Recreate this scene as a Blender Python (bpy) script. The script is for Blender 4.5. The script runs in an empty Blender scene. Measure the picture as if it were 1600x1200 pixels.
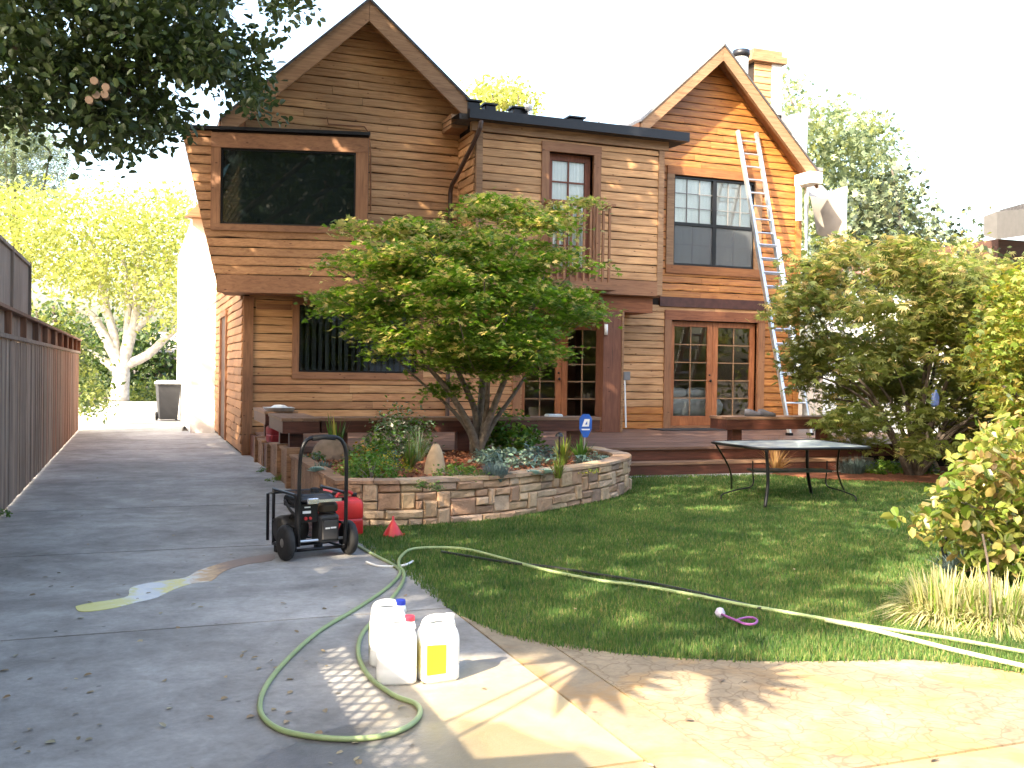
import bpy, math, random
import numpy as np
from mathutils import Vector, Matrix
random.seed(7); np.random.seed(7)
S = bpy.context.scene
COL = S.collection
# ------------------------------------------------------------------ camera
F_PX = 1549.0; TH = math.radians(20.7); PITCH = -20/F_PX; ROLL = .015; EYE = 1.55
fw = np.array([math.sin(TH)*math.cos(PITCH), math.cos(TH)*math.cos(PITCH), math.sin(PITCH)])
rt = np.array([math.cos(TH), -math.sin(TH), 0.0]); up = np.cross(rt, fw)
R_ = rt*math.cos(ROLL) + up*math.sin(ROLL); U_ = -rt*math.sin(ROLL) + up*math.cos(ROLL)
CAM = np.array([0.0, 0.0, EYE])
cd = bpy.data.cameras.new('camera'); cam = bpy.data.objects.new('camera', cd); COL.objects.link(cam)
cd.sensor_width = 36; cd.lens = 36*F_PX/1600; cd.clip_start = .05; cd.clip_end = 900
M = Matrix(((R_[0], U_[0], -fw[0], 0), (R_[1], U_[1], -fw[1], 0), (R_[2], U_[2], -fw[2], EYE), (0, 0, 0, 1)))
cam.matrix_world = M; S.camera = cam
# ------------------------------------------------------------------ sky, sun, exposure
SUN_EL = math.radians(36); SUN_AZ = math.radians(59)      # light travels towards +X +Y, down
sd = np.array([math.sin(SUN_AZ)*math.cos(SUN_EL), math.cos(SUN_AZ)*math.cos(SUN_EL), -math.sin(SUN_EL)])
W = bpy.data.worlds.new('World'); S.world = W; W.use_nodes = True
nt = W.node_tree; nt.nodes.clear()
sk = nt.nodes.new('ShaderNodeTexSky'); sk.sky_type = 'NISHITA'; sk.sun_disc = False
sk.sun_elevation = SUN_EL; sk.sun_rotation = SUN_AZ + math.pi
sk.air_density = 1.3; sk.dust_density = 5.0; sk.ozone_density = 1.0; sk.altitude = 10
bg = nt.nodes.new('ShaderNodeBackground'); bg.inputs[1].default_value = .15
wo = nt.nodes.new('ShaderNodeOutputWorld')
nt.links.new(sk.outputs[0], bg.inputs[0]); nt.links.new(bg.outputs[0], wo.inputs[0])
sl = bpy.data.lights.new('sun', 'SUN'); sl.energy = 2.95; sl.angle = math.radians(.4); sl.color = (1, .88, .68)
so = bpy.data.objects.new('sun', sl); COL.objects.link(so)
so.rotation_euler = Vector(sd).to_track_quat('-Z', 'Y').to_euler(); so.location = (-20, -10, 30)
S.view_settings.view_transform = 'Standard'; S.view_settings.look = 'None'
S.view_settings.gamma = 1; S.view_settings.exposure = 2.58
S.view_settings.use_curve_mapping = False

# ------------------------------------------------------------------ projection helpers (surveying the photograph)
def ray(x, y): return fw + R_*(x-800)/F_PX - U_*(y-600)/F_PX
def PY(x, y, Y): d = ray(x, y); return CAM + d*(Y/d[1])
def PX(x, y, X): d = ray(x, y); return CAM + d*(X/d[0])
def PZ(x, y, Z=0.0): d = ray(x, y); return CAM + d*((Z-EYE)/d[2])
def proj(P):
    v = P - CAM; w = v@fw
    return 800+F_PX*(v@R_)/w, 600-F_PX*(v@U_)/w, w
def inpoly(x, y, poly):
    x = np.asarray(x); y = np.asarray(y); c = np.zeros(x.shape, bool); n = len(poly)
    for i in range(n):
        x1, y1 = poly[i]; x2, y2 = poly[(i+1) % n]
        if y1 == y2: continue
        k = ((y1 > y) != (y2 > y)) & (x < (x2-x1)*(y-y1)/(y2-y1)+x1); c ^= k
    return c

# ------------------------------------------------------------------ objects
def tag(o, label=None, cat=None, group=None, kind=None):
    if label: o['label'] = label
    if cat: o['category'] = cat
    if group: o['group'] = group
    if kind: o['kind'] = kind
    return o
def thing(name, label, cat, loc=(0, 0, 0), rz=0, group=None):
    o = bpy.data.objects.new(name, None); COL.objects.link(o); o.empty_display_size = .1
    o.location = loc; o.rotation_euler = (0, 0, rz)
    return tag(o, label, cat, group)
def link(name, me, parent=None, world=True):
    o = bpy.data.objects.new(name, me); COL.objects.link(o)
    if parent is not None:
        o.parent = parent
        if world and parent.type == 'EMPTY':
            m = Matrix.Translation(parent.location) @ parent.rotation_euler.to_matrix().to_4x4()
            o.matrix_parent_inverse = m.inverted()
    return o
def mats_on(me, mats):
    for m in (mats if isinstance(mats, (list, tuple)) else [mats]): me.materials.append(m)
def copy_tree(o, parent=None):
    c = o.copy(); COL.objects.link(c)
    if parent is not None:
        c.parent = parent; c.matrix_parent_inverse = o.matrix_parent_inverse.copy()
    for ch in [x for x in S.objects if x.parent == o and x is not c]: copy_tree(ch, c)
    return c
class Pl:
    """a wall plane: s along, z up, d outward"""
    def __init__(s, O, e, n): s.O = np.array(O, float); s.e = np.array(e, float); s.n = np.array(n, float)
    def __call__(s, a, z, d=0): return s.O + s.e*a + s.n*d + np.array([0, 0, z])
    def hit(s, x, y):
        r = ray(x, y); t = ((s.O-CAM)@s.n)/(r@s.n); P = CAM + r*t
        return float((P-s.O)@s.e), float(P[2])
class MB:
    def __init__(s): s.V = []; s.F = []; s.M = []
    def add(s, V, F, m=0):
        b = len(s.V); s.V += [tuple(map(float, v)) for v in V]
        s.F += [tuple(i+b for i in f) for f in F]; s.M += [m]*len(F); return s
    BF = [(0, 3, 2, 1), (4, 5, 6, 7), (0, 1, 5, 4), (1, 2, 6, 5), (2, 3, 7, 6), (3, 0, 4, 7)]
    def box(s, x0, x1, y0, y1, z0, z1, m=0):
        return s.add([(x0, y0, z0), (x1, y0, z0), (x1, y1, z0), (x0, y1, z0), (x0, y0, z1), (x1, y0, z1), (x1, y1, z1), (x0, y1, z1)], s.BF, m)
    def cbox(s, x0, x1, y0, y1, z0, z1, c, m=0):
        """box with chamfered vertical and top edges"""
        V = []
        def ring(z, i):
            a, b, p, q = x0+i, x1-i, y0+i, y1-i
            return [(a+c, p, z), (b-c, p, z), (b, p+c, z), (b, q-c, z), (b-c, q, z), (a+c, q, z), (a, q-c, z), (a, p+c, z)]
        V = ring(z0, 0)+ring(z1-c, 0)+ring(z1, c*.8)
        F = [tuple(range(7, -1, -1)), tuple(range(16, 24))]
        for k in (0, 8):
            F += [(k+i, k+(i+1) % 8, k+8+(i+1) % 8, k+8+i) for i in range(8)]
        return s.add(V, F, m)
    def pbox(s, P, s0, s1, z0, z1, d0, d1, m=0):
        return s.add([P(s0, z0, d1), P(s1, z0, d1), P(s1, z0, d0), P(s0, z0, d0), P(s0, z1, d1), P(s1, z1, d1), P(s1, z1, d0), P(s0, z1, d0)], s.BF, m)
    def beam(s, p, q, w, h, upv=(0, 0, 1), m=0):
        p = np.array(p, float); q = np.array(q, float); a = q-p; a /= np.linalg.norm(a)
        u = np.array(upv, float); sx = np.cross(a, u); sx /= np.linalg.norm(sx); u = np.cross(sx, a)
        sx = sx*w/2; u = u*h/2
        return s.add([p-sx-u, p+sx-u, q+sx-u, q-sx-u, p-sx+u, p+sx+u, q+sx+u, q-sx+u], s.BF, m)
    def tube(s, pts, r, n=8, m=0, cap=True):
        pts = [np.array(p, float) for p in pts]; k = len(pts)
        rs = r if isinstance(r, (list, tuple, np.ndarray)) else [r]*k
        V = []; prev = None
        for i, p in enumerate(pts):
            a = pts[min(i+1, k-1)]-pts[max(i-1, 0)]; a = a/(np.linalg.norm(a)+1e-9)
            if prev is None:
                x = np.cross(a, (0, 0, 1.)) if abs(a[2]) < .9 else np.cross(a, (1., 0, 0))
            else: x = prev - a*(prev@a)
            x /= np.linalg.norm(x)+1e-9; prev = x; y = np.cross(a, x)
            for j in range(n):
                t = 2*math.pi*j/n; V.append(p+(x*math.cos(t)+y*math.sin(t))*rs[i])
        F = [(i*n+j, i*n+(j+1) % n, (i+1)*n+(j+1) % n, (i+1)*n+j) for i in range(k-1) for j in range(n)]
        if cap: F += [tuple(range(n-1, -1, -1)), tuple(range((k-1)*n, k*n))]
        return s.add(V, F, m)
    def loft(s, rings, m=0, cap=True):
        n = len(rings[0]); V = [v for r in rings for v in r]; k = len(rings)
        F = [(i*n+j, i*n+(j+1) % n, (i+1)*n+(j+1) % n, (i+1)*n+j) for i in range(k-1) for j in range(n)]
        if cap: F += [tuple(range(n-1, -1, -1)), tuple(range((k-1)*n, k*n))]
        return s.add(V, F, m)
    def lathe(s, prof, n=20, c=(0, 0, 0), axis='z', m=0, cap=True):
        rings = []
        for r, h in prof:
            ring = []
            for j in range(n):
                t = 2*math.pi*j/n; a, b = r*math.cos(t), r*math.sin(t)
                ring.append({'z': (c[0]+a, c[1]+b, c[2]+h), 'x': (c[0]+h, c[1]+a, c[2]+b), 'y': (c[0]+b, c[1]+h, c[2]+a)}[axis])
            rings.append(ring)
        return s.loft(rings, m, cap)
    def prism(s, poly, z0, z1, m=0):
        n = len(poly); a = sum(poly[i][0]*poly[(i+1) % n][1]-poly[(i+1) % n][0]*poly[i][1] for i in range(n))
        if a < 0: poly = poly[::-1]
        V = [(x, y, z0) for x, y in poly]+[(x, y, z1) for x, y in poly]
        F = [tuple(range(n-1, -1, -1)), tuple(range(n, 2*n))]+[(i, (i+1) % n, n+(i+1) % n, n+i) for i in range(n)]
        return s.add(V, F, m)
    def mesh(s, name, mats, smooth=False, bevel=0):
        me = bpy.data.meshes.new(name); me.from_pydata(s.V, [], s.F); mats_on(me, mats)
        me.polygons.foreach_set('material_index', s.M)
        if smooth: me.polygons.foreach_set('use_smooth', [True]*len(s.F))
        me.update(); return me
    def build(s, name, mats, parent=None, world=True, smooth=False, bevel=0, subd=0):
        o = link(name, s.mesh(name, mats, smooth), parent, world)
        if bevel:
            b = o.modifiers.new('b', 'BEVEL'); b.width = bevel; b.segments = 2; b.limit_method = 'ANGLE'
        if subd:
            b = o.modifiers.new('s', 'SUBSURF'); b.levels = subd; b.render_levels = subd
        if smooth and not subd:
            pass
        return o
def fast(name, V, F, mats, mi=None, parent=None, smooth=False):
    """V (n,3), F (m,k) index arrays"""
    me = bpy.data.meshes.new(name); V = np.ascontiguousarray(V, dtype=np.float32); F = np.ascontiguousarray(F, dtype=np.int32)
    m, k = F.shape
    me.vertices.add(len(V)); me.vertices.foreach_set('co', V.ravel())
    me.loops.add(m*k); me.loops.foreach_set('vertex_index', F.ravel())
    me.polygons.add(m); me.polygons.foreach_set('loop_start', np.arange(0, m*k, k, dtype=np.int32))
    try: me.polygons.foreach_set('loop_total', np.full(m, k, dtype=np.int32))
    except Exception: pass
    mats_on(me, mats)
    if mi is not None: me.polygons.foreach_set('material_index', np.asarray(mi, dtype=np.int32))
    if smooth: me.polygons.foreach_set('use_smooth', np.ones(m, dtype=bool))
    me.update(calc_edges=True); me.validate()
    return link(name, me, parent)

# ------------------------------------------------------------------ materials
def newmat(name):
    m = bpy.data.materials.new(name); m.use_nodes = True
    n = m.node_tree; b = n.nodes['Principled BSDF']; return m, n, b
def N(n, t, **k):
    x = n.nodes.new(t)
    for a, v in k.items():
        if a[0] == 'i' and a[1:].isdigit(): x.inputs[int(a[1:])].default_value = v
        else: setattr(x, a, v)
    return x
def ramp(n, fac, stops):
    r = n.nodes.new('ShaderNodeValToRGB'); e = r.color_ramp.elements
    while len(e) < len(stops): e.new(.5)
    for i, (p, c) in enumerate(stops): e[i].position = p; e[i].color = (*c, 1) if len(c) == 3 else c
    n.links.new(fac, r.inputs[0]); return r
def mixc(n, fac, a, b, mode='MIX'):
    x = n.nodes.new('ShaderNodeMix'); x.data_type = 'RGBA'; x.blend_type = mode
    for s_, v in ((0, fac), (6, a), (7, b)):
        if hasattr(v, 'links') or hasattr(v, 'is_output'): n.links.new(v, x.inputs[s_])
        elif s_ == 0: x.inputs[0].default_value = v
        else: x.inputs[s_].default_value = (*v, 1)
    return x.outputs[2]
def coords(n, scale=(1, 1, 1), rnd=True):
    tc = N(n, 'ShaderNodeTexCoord'); mp = N(n, 'ShaderNodeMapping'); mp.inputs[3].default_value = scale
    n.links.new(tc.outputs['Object'], mp.inputs[0])
    if rnd:
        oi = N(n, 'ShaderNodeObjectInfo'); v = N(n, 'ShaderNodeVectorMath', operation='SCALE')
        cb = N(n, 'ShaderNodeCombineXYZ')
        for i, k in enumerate((37., 71., 53.)):
            mm = N(n, 'ShaderNodeMath', operation='MULTIPLY'); mm.inputs[1].default_value = k
            n.links.new(oi.outputs['Random'], mm.inputs[0]); n.links.new(mm.outputs[0], cb.inputs[i])
        n.links.new(cb.outputs[0], mp.inputs[1]); return mp, oi
    return mp, None
def noise(n, vec, scale, detail=4, rough=.5, dist=0):
    x = N(n, 'ShaderNodeTexNoise'); x.inputs['Scale'].default_value = scale; x.inputs['Detail'].default_value = detail
    x.inputs['Roughness'].default_value = rough; x.inputs['Distortion'].default_value = dist
    if vec is not None: n.links.new(vec, x.inputs['Vector'])
    return x
def bump(n, b, h, strength=.3, dist=.01):
    x = N(n, 'ShaderNodeBump'); x.inputs['Strength'].default_value = strength; x.inputs['Distance'].default_value = dist
    n.links.new(h, x.inputs['Height']); n.links.new(x.outputs[0], b.inputs['Normal'])
def wood(name, light, mid, dark, grain=(1.2, 14, 14), rough=.7, knots=True, var=.35, stain=None):
    m, n, b = newmat(name); mp, oi = coords(n, grain)
    g = noise(n, mp.outputs[0], 2.2, 8, .62, .6)
    r = ramp(n, g.outputs[0], [(.28, dark), (.5, mid), (.72, light)])
    c = r.outputs[0]
    hv = N(n, 'ShaderNodeHueSaturation'); n.links.new(c, hv.inputs['Color'])
    mr = N(n, 'ShaderNodeMapRange'); mr.inputs[3].default_value = 1-var; mr.inputs[4].default_value = 1+var*.7
    n.links.new(oi.outputs['Random'], mr.inputs[0]); n.links.new(mr.outputs[0], hv.inputs['Value'])
    c = hv.outputs[0]
    mp2, _ = coords(n, (1, 1, 1))
    mp2, _ = coords(n, (1, 1, 1), False); big = noise(n, mp2.outputs[0], 1.1, 3)
    bl = ramp(n, big.outputs[0], [(.3, (.78, .72, .68)), (.62, (1.06, 1.03, 1.0))])
    c = mixc(n, .8, c, bl.outputs[0], 'MULTIPLY')
    if knots:
        mp3, _ = coords(n, (1.0, 1.0, 2.4))
        vo = N(n, 'ShaderNodeTexVoronoi'); vo.inputs['Scale'].default_value = 3.9; n.links.new(mp3.outputs[0], vo.inputs['Vector'])
        kr = ramp(n, vo.outputs['Distance'], [(.05, (.25, .14, .08)), (.115, (1, 1, 1))])
        c = mixc(n, .85, c, kr.outputs[0], 'MULTIPLY')
    n.links.new(c, b.inputs['Base Color']); b.inputs['Roughness'].default_value = rough
    bump(n, b, g.outputs[0], .35, .004)
    return m
def plain(name, col, rough=.5, metal=0., nz=0., nscale=8, bmp=0., spec=None):
    m, n, b = newmat(name); b.inputs['Roughness'].default_value = rough; b.inputs['Metallic'].default_value = metal
    if spec is not None: b.inputs['Specular IOR Level'].default_value = spec
    mp, oi = coords(n, (1, 1, 1)); g = noise(n, mp.outputs[0], nscale, 5)
    lo = tuple(c*(1-nz) for c in col); hi = tuple(min(1, c*(1+nz)) for c in col)
    r = ramp(n, g.outputs[0], [(.3, lo), (.7, hi)]); n.links.new(r.outputs[0], b.inputs['Base Color'])
    if bmp: bump(n, b, g.outputs[0], bmp, .01)
    return m
def leafmat(name, cols, trans=.35, rough=.5, fr=None):
    """cols: list of leaf colours, picked per leaf"""
    m, n, b = newmat(name)
    ge = N(n, 'ShaderNodeNewGeometry')
    k = len(cols); r = ramp(n, ge.outputs['Random Per Island'], [(i/max(1, k-1), c) for i, c in enumerate(cols)])
    mp, _ = coords(n, (1, 1, 1), False); g = noise(n, mp.outputs[0], 1.3, 2)
    r2 = ramp(n, g.outputs[0], [(.35, (.75, .8, .75)), (.65, (1.12, 1.08, 1.0))])
    c = mixc(n, 1, r.outputs[0], r2.outputs[0], 'MULTIPLY')
    n.links.new(c, b.inputs['Base Color']); b.inputs['Roughness'].default_value = rough
    tr = N(n, 'ShaderNodeBsdfTranslucent'); hv = N(n, 'ShaderNodeHueSaturation'); hv.inputs['Value'].default_value = 1.25; hv.inputs['Saturation'].default_value = 1.15
    n.links.new(c, hv.inputs['Color']); n.links.new(hv.outputs[0], tr.inputs[0])
    mx = N(n, 'ShaderNodeMixShader'); mx.inputs[0].default_value = trans
    n.links.new(b.outputs[0], mx.inputs[1]); n.links.new(tr.outputs[0], mx.inputs[2])
    n.links.new(mx.outputs[0], n.nodes['Material Output'].inputs[0]); return m
def glass(name, tint=(.8, .85, .85), refl=1.0, rough=.02, opacity=0., body=(.02, .02, .02)):
    m, n, b = newmat(name); n.nodes.remove(b)
    tr = N(n, 'ShaderNodeBsdfTransparent'); tr.inputs[0].default_value = (*tint, 1)
    di = N(n, 'ShaderNodeBsdfDiffuse'); di.inputs[0].default_value = (*body, 1)
    m0 = N(n, 'ShaderNodeMixShader'); m0.inputs[0].default_value = opacity
    n.links.new(tr.outputs[0], m0.inputs[1]); n.links.new(di.outputs[0], m0.inputs[2])
    gl = N(n, 'ShaderNodeBsdfGlossy'); gl.inputs[1].default_value = rough
    mp, _ = coords(n, (1, 1, 1)); g = noise(n, mp.outputs[0], 1.4, 2); bp = N(n, 'ShaderNodeBump'); bp.inputs['Strength'].default_value = .06; bp.inputs['Distance'].default_value = .02
    n.links.new(g.outputs[0], bp.inputs['Height']); n.links.new(bp.outputs[0], gl.inputs['Normal'])
    fr = N(n, 'ShaderNodeFresnel'); fr.inputs[0].default_value = 1.5
    mu = N(n, 'ShaderNodeMath', operation='MULTIPLY', use_clamp=True); mu.inputs[1].default_value = refl
    n.links.new(fr.outputs[0], mu.inputs[0])
    mx = N(n, 'ShaderNodeMixShader'); n.links.new(mu.outputs[0], mx.inputs[0]); n.links.new(m0.outputs[0], mx.inputs[1]); n.links.new(gl.outputs[0], mx.inputs[2])
    n.links.new(mx.outputs[0], n.nodes['Material Output'].inputs[0]); return m

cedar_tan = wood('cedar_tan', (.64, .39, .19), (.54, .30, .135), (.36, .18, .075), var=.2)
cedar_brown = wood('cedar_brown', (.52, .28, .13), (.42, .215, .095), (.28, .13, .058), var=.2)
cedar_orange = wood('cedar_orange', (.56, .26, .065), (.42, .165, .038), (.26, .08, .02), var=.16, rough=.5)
trim_brown = wood('trim_brown', (.37, .185, .09), (.30, .145, .07), (.20, .09, .042), var=.12, rough=.65)
trim_v = wood('trim_brown_upright', (.37, .185, .09), (.30, .145, .07), (.20, .09, .042), (14, 14, 1.2), var=.12, rough=.65)
rake_tan = wood('rake_tan', (.40, .245, .135), (.30, .175, .09), (.19, .10, .05), var=.1, knots=True)
doorwood = wood('door_wood', (.50, .20, .085), (.38, .14, .055), (.26, .085, .03), (12, 12, 1.5), var=.1, knots=False, rough=.4)
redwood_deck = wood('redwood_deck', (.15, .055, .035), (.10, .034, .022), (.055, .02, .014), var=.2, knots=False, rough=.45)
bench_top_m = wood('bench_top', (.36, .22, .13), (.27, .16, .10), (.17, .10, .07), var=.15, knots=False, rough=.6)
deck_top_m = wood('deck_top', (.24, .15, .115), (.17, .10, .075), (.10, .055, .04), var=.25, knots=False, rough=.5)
timber_m = wood('old_timber', (.40, .24, .14), (.30, .17, .095), (.16, .085, .05), var=.2, knots=True, rough=.8)
fence_m = wood('fence_grey', (.34, .27, .225), (.26, .20, .165), (.15, .11, .09), (14, 14, 1.1), var=.3, knots=False, rough=.85)
fence_red = wood('fence_red', (.30, .16, .10), (.21, .105, .065), (.11, .055, .035), (14, 14, 1.1), var=.3, knots=False, rough=.85)
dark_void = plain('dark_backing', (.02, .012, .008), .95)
black_metal = plain('black_metal', (.012, .012, .014), .35, .3)
gutter_m = plain('gutter_dark', (.018, .018, .022), .4, .3)
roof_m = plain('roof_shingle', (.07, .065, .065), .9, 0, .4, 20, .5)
white_p = plain('white_paint', (.78, .77, .74), .5, 0, .05)
grey_p = plain('grey_paint', (.22, .215, .21), .6, 0, .1)
alu = plain('aluminium', (.62, .64, .66), .32, .75, .12, 14)
rubber = plain('rubber', (.018, .017, .017), .75, 0, .3, 30, .3)
room_m = plain('room_wall', (.34, .28, .22), .8)
curtain_m = plain('curtain', (.88, .90, .88), .8, 0, .06, 3)
bed_m = plain('bed_linen', (.72, .76, .78), .8, 0, .04)

# ================================================================== THE SETTING
def concrete(name, base, dark, warm=None, cracks=False, wet=False):
    m, n, b = newmat(name); mp, oi = coords(n, (1, 1, 1), False); v = mp.outputs[0]
    a = noise(n, v, .9, 6, .6); f = noise(n, v, 26, 5, .7); mm = noise(n, v, 4.5, 5, .65, .4)
    c = ramp(n, a.outputs[0], [(.3, dark), (.68, base)]).outputs[0]
    c = mixc(n, .75, c, ramp(n, mm.outputs[0], [(.3, (.62, .60, .58)), (.7, (1.15, 1.15, 1.15))]).outputs[0], 'MULTIPLY')
    c = mixc(n, .6, c, ramp(n, f.outputs[0], [(.3, (.72, .72, .72)), (.66, (1.1, 1.1, 1.1))]).outputs[0], 'MULTIPLY')
    sp = N(n, 'ShaderNodeTexVoronoi'); sp.inputs['Scale'].default_value = 5.5; n.links.new(v, sp.inputs['Vector'])
    c = mixc(n, .6, c, ramp(n, sp.outputs['Distance'], [(.045, (.25, .23, .22)), (.085, (1, 1, 1))]).outputs[0], 'MULTIPLY')
    st = noise(n, v, .35, 5, .65, 1.2); c = mixc(n, .8, c, ramp(n, st.outputs[0], [(.36, (.58, .56, .54)), (.58, (1.12, 1.12, 1.12))]).outputs[0], 'MULTIPLY')
    if warm:
        w = noise(n, v, 1.7, 5, .6, .8)
        c = mixc(n, ramp(n, w.outputs[0], [(.5, (0, 0, 0)), (.68, (1, 1, 1))]).outputs[0], c, warm)
    rg = .75
    if oi is None:
        oi = N(n, 'ShaderNodeObjectInfo')
    mr = N(n, 'ShaderNodeMapRange'); mr.inputs[3].default_value = .86; mr.inputs[4].default_value = 1.06; n.links.new(oi.outputs['Random'], mr.inputs[0])
    hv = N(n, 'ShaderNodeHueSaturation'); n.links.new(mr.outputs[0], hv.inputs['Value']); n.links.new(c, hv.inputs['Color']); c = hv.outputs[0]
    h = f.outputs[0]
    if cracks:
        nd = noise(n, v, 2.5, 3); va = N(n, 'ShaderNodeVectorMath', operation='MULTIPLY_ADD')
        va.inputs[1].default_value = (.5, .5, .5); n.links.new(nd.outputs['Color'], va.inputs[0]); n.links.new(v, va.inputs[2])
        vo = N(n, 'ShaderNodeTexVoronoi', feature='DISTANCE_TO_EDGE'); vo.inputs['Scale'].default_value = 9.5; n.links.new(va.outputs[0], vo.inputs['Vector'])
        cr = ramp(n, vo.outputs['Distance'], [(.0, (.46, .38, .30)), (.07, (1, 1, 1))])
        c = mixc(n, .55, c, cr.outputs[0], 'MULTIPLY')
        h = mixc(n, .7, f.outputs['Color'], cr.outputs[0], 'MULTIPLY')
    if wet:
        # damp film round the hose loop and along the bottom of the drive
        tc = N(n, 'ShaderNodeTexCoord'); geo = N(n, 'ShaderNodeNewGeometry')
        wn = noise(n, v, 1.6, 4, .5, .3)
        tn = noise(n, v, 3.2, 5, .6, .6)
        fac = None
        for (cx, cy, rx, ry) in ((1.05, 3.6, .85, .75), (.25, 3.1, 1.6, .6)):
            s1 = N(n, 'ShaderNodeVectorMath', operation='SUBTRACT'); s1.inputs[1].default_value = (cx, cy, 0); n.links.new(geo.outputs['Position'], s1.inputs[0])
            s2 = N(n, 'ShaderNodeVectorMath', operation='DIVIDE'); s2.inputs[1].default_value = (rx, ry, 1000); n.links.new(s1.outputs[0], s2.inputs[0])
            ln = N(n, 'ShaderNodeVectorMath', operation='LENGTH'); n.links.new(s2.outputs[0], ln.inputs[0])
            if fac is None: fac = ln.outputs['Value']
            else:
                mn = N(n, 'ShaderNodeMath', operation='MINIMUM'); n.links.new(fac, mn.inputs[0]); n.links.new(ln.outputs['Value'], mn.inputs[1]); fac = mn.outputs[0]
        ad = N(n, 'ShaderNodeMath', operation='ADD'); n.links.new(fac, ad.inputs[0]); n.links.new(wn.outputs[0], ad.inputs[1])
        wr = ramp(n, ad.outputs[0], [(.0, (1, 1, 1)), (1.0, (0, 0, 0))])
        wr.color_ramp.elements[0].position = .0; wr.color_ramp.interpolation = 'LINEAR'
        mrr = N(n, 'ShaderNodeMapRange'); mrr.inputs[1].default_value = 1.42; mrr.inputs[2].default_value = 1.34; n.links.new(ad.outputs[0], mrr.inputs[0])
        n.nodes.remove(wr)
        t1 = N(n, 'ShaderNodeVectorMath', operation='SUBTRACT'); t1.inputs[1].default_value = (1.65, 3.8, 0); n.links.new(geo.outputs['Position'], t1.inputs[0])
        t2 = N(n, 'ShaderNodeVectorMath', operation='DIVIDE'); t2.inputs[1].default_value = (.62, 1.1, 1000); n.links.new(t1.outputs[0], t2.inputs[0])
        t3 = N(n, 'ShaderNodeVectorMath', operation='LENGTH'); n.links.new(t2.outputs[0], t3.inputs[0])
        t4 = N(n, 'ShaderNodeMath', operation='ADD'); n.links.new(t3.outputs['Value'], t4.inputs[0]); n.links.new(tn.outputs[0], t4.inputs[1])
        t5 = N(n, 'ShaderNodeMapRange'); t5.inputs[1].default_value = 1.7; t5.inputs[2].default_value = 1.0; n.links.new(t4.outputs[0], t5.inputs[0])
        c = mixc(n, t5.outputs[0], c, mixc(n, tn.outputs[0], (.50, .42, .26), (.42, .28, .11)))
        c = mixc(n, mrr.outputs[0], c, mixc(n, 1, c, (.6, .6, .62), 'MULTIPLY'))
        rr = N(n, 'ShaderNodeMapRange'); rr.inputs[3].default_value = .75; rr.inputs[4].default_value = .28; n.links.new(mrr.outputs[0], rr.inputs[0]); n.links.new(rr.outputs[0], b.inputs['Roughness'])
    else: b.inputs['Roughness'].default_value = .78
    n.links.new(c, b.inputs['Base Color']); bump(n, b, h, .4, .006)
    return m
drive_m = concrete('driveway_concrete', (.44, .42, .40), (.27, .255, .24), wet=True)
drive_far_m = concrete('street_concrete', (.5, .48, .45), (.4, .38, .36))
patio_m = concrete('patio_stamped', (.47, .38, .25), (.39, .30, .19), warm=(.43, .26, .10), cracks=True)
patio_smooth_m = concrete('patio_smooth', (.42, .34, .23), (.33, .26, .17), warm=(.36, .21, .08))
soil_m = plain('garden_soil', (.10, .075, .05), .95, 0, .4, 6, .6)
mulch_m = plain('bark_mulch', (.22, .075, .035), .9, 0, .5, 30, 1.0)
lawn_m = plain('lawn_base', (.05, .085, .022), .95, 0, .35, 9, .5)

g = MB(); g.add([(-250, -120, -.06), (320, -120, -.06), (320, 420, -.06), (-250, 420, -.06)], [(0, 1, 2, 3)])
tag(g.build('ground', soil_m), kind='structure')
# driveway slabs
JY = [1.2, 3.5, 6.17, 8.84, 11.52, 14.2, 16.9, 19.6, 22.3, 25.0]
dr = tag(bpy.data.objects.new('driveway', None), kind='structure'); COL.objects.link(dr)
def lawn_edge():
    px = [(545, 836), (580, 862), (610, 880), (645, 905), (690, 940), (735, 968), (790, 992), (860, 1008), (960, 1020), (1060, 1028), (1180, 1033), (1300, 1033), (1420, 1030), (1500, 1036), (1600, 1052), (1750, 1080)]
    return [tuple(PZ(*p)[:2]) for p in px]
LE = lawn_edge()
XR = 1.92
for i in range(len(JY)-1):
    y0, y1 = JY[i]+.010, JY[i+1]-.010
    m = MB(); tilt = random.uniform(-.001, .001)
    if y0 > 8.8: poly = [(-1.5, y0), (1.87, y0), (1.87, y1), (-1.5, y1)]
    elif y0 > 6: poly = [(-1.5, y0), (1.90, y0)]+[(1.98, 6.6), (2.03, 7.2), (2.03, 7.7), (1.99, 8.2), (1.95, 8.8)]+[(-1.5, y1)]
    else: poly = [(-1.5, y0), (XR-.006, y0), (XR-.006, y1), (-1.5, y1)]
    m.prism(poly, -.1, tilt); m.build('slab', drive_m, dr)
m = MB(); m.prism([(-1.5, 1.2), (1.92, 1.2), (1.92, 25), (-1.5, 25)], -.05, -.012); m.build('joint_filler', soil_m, dr)
m = MB(); m.prism([(-6, 25.01), (1.0, 25.01), (1.6, 34), (14, 34), (14, 46), (-30, 46), (-30, 34), (-6, 34)], -.06, -.002); tag(m.build('street', drive_far_m), kind='structure')
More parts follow.
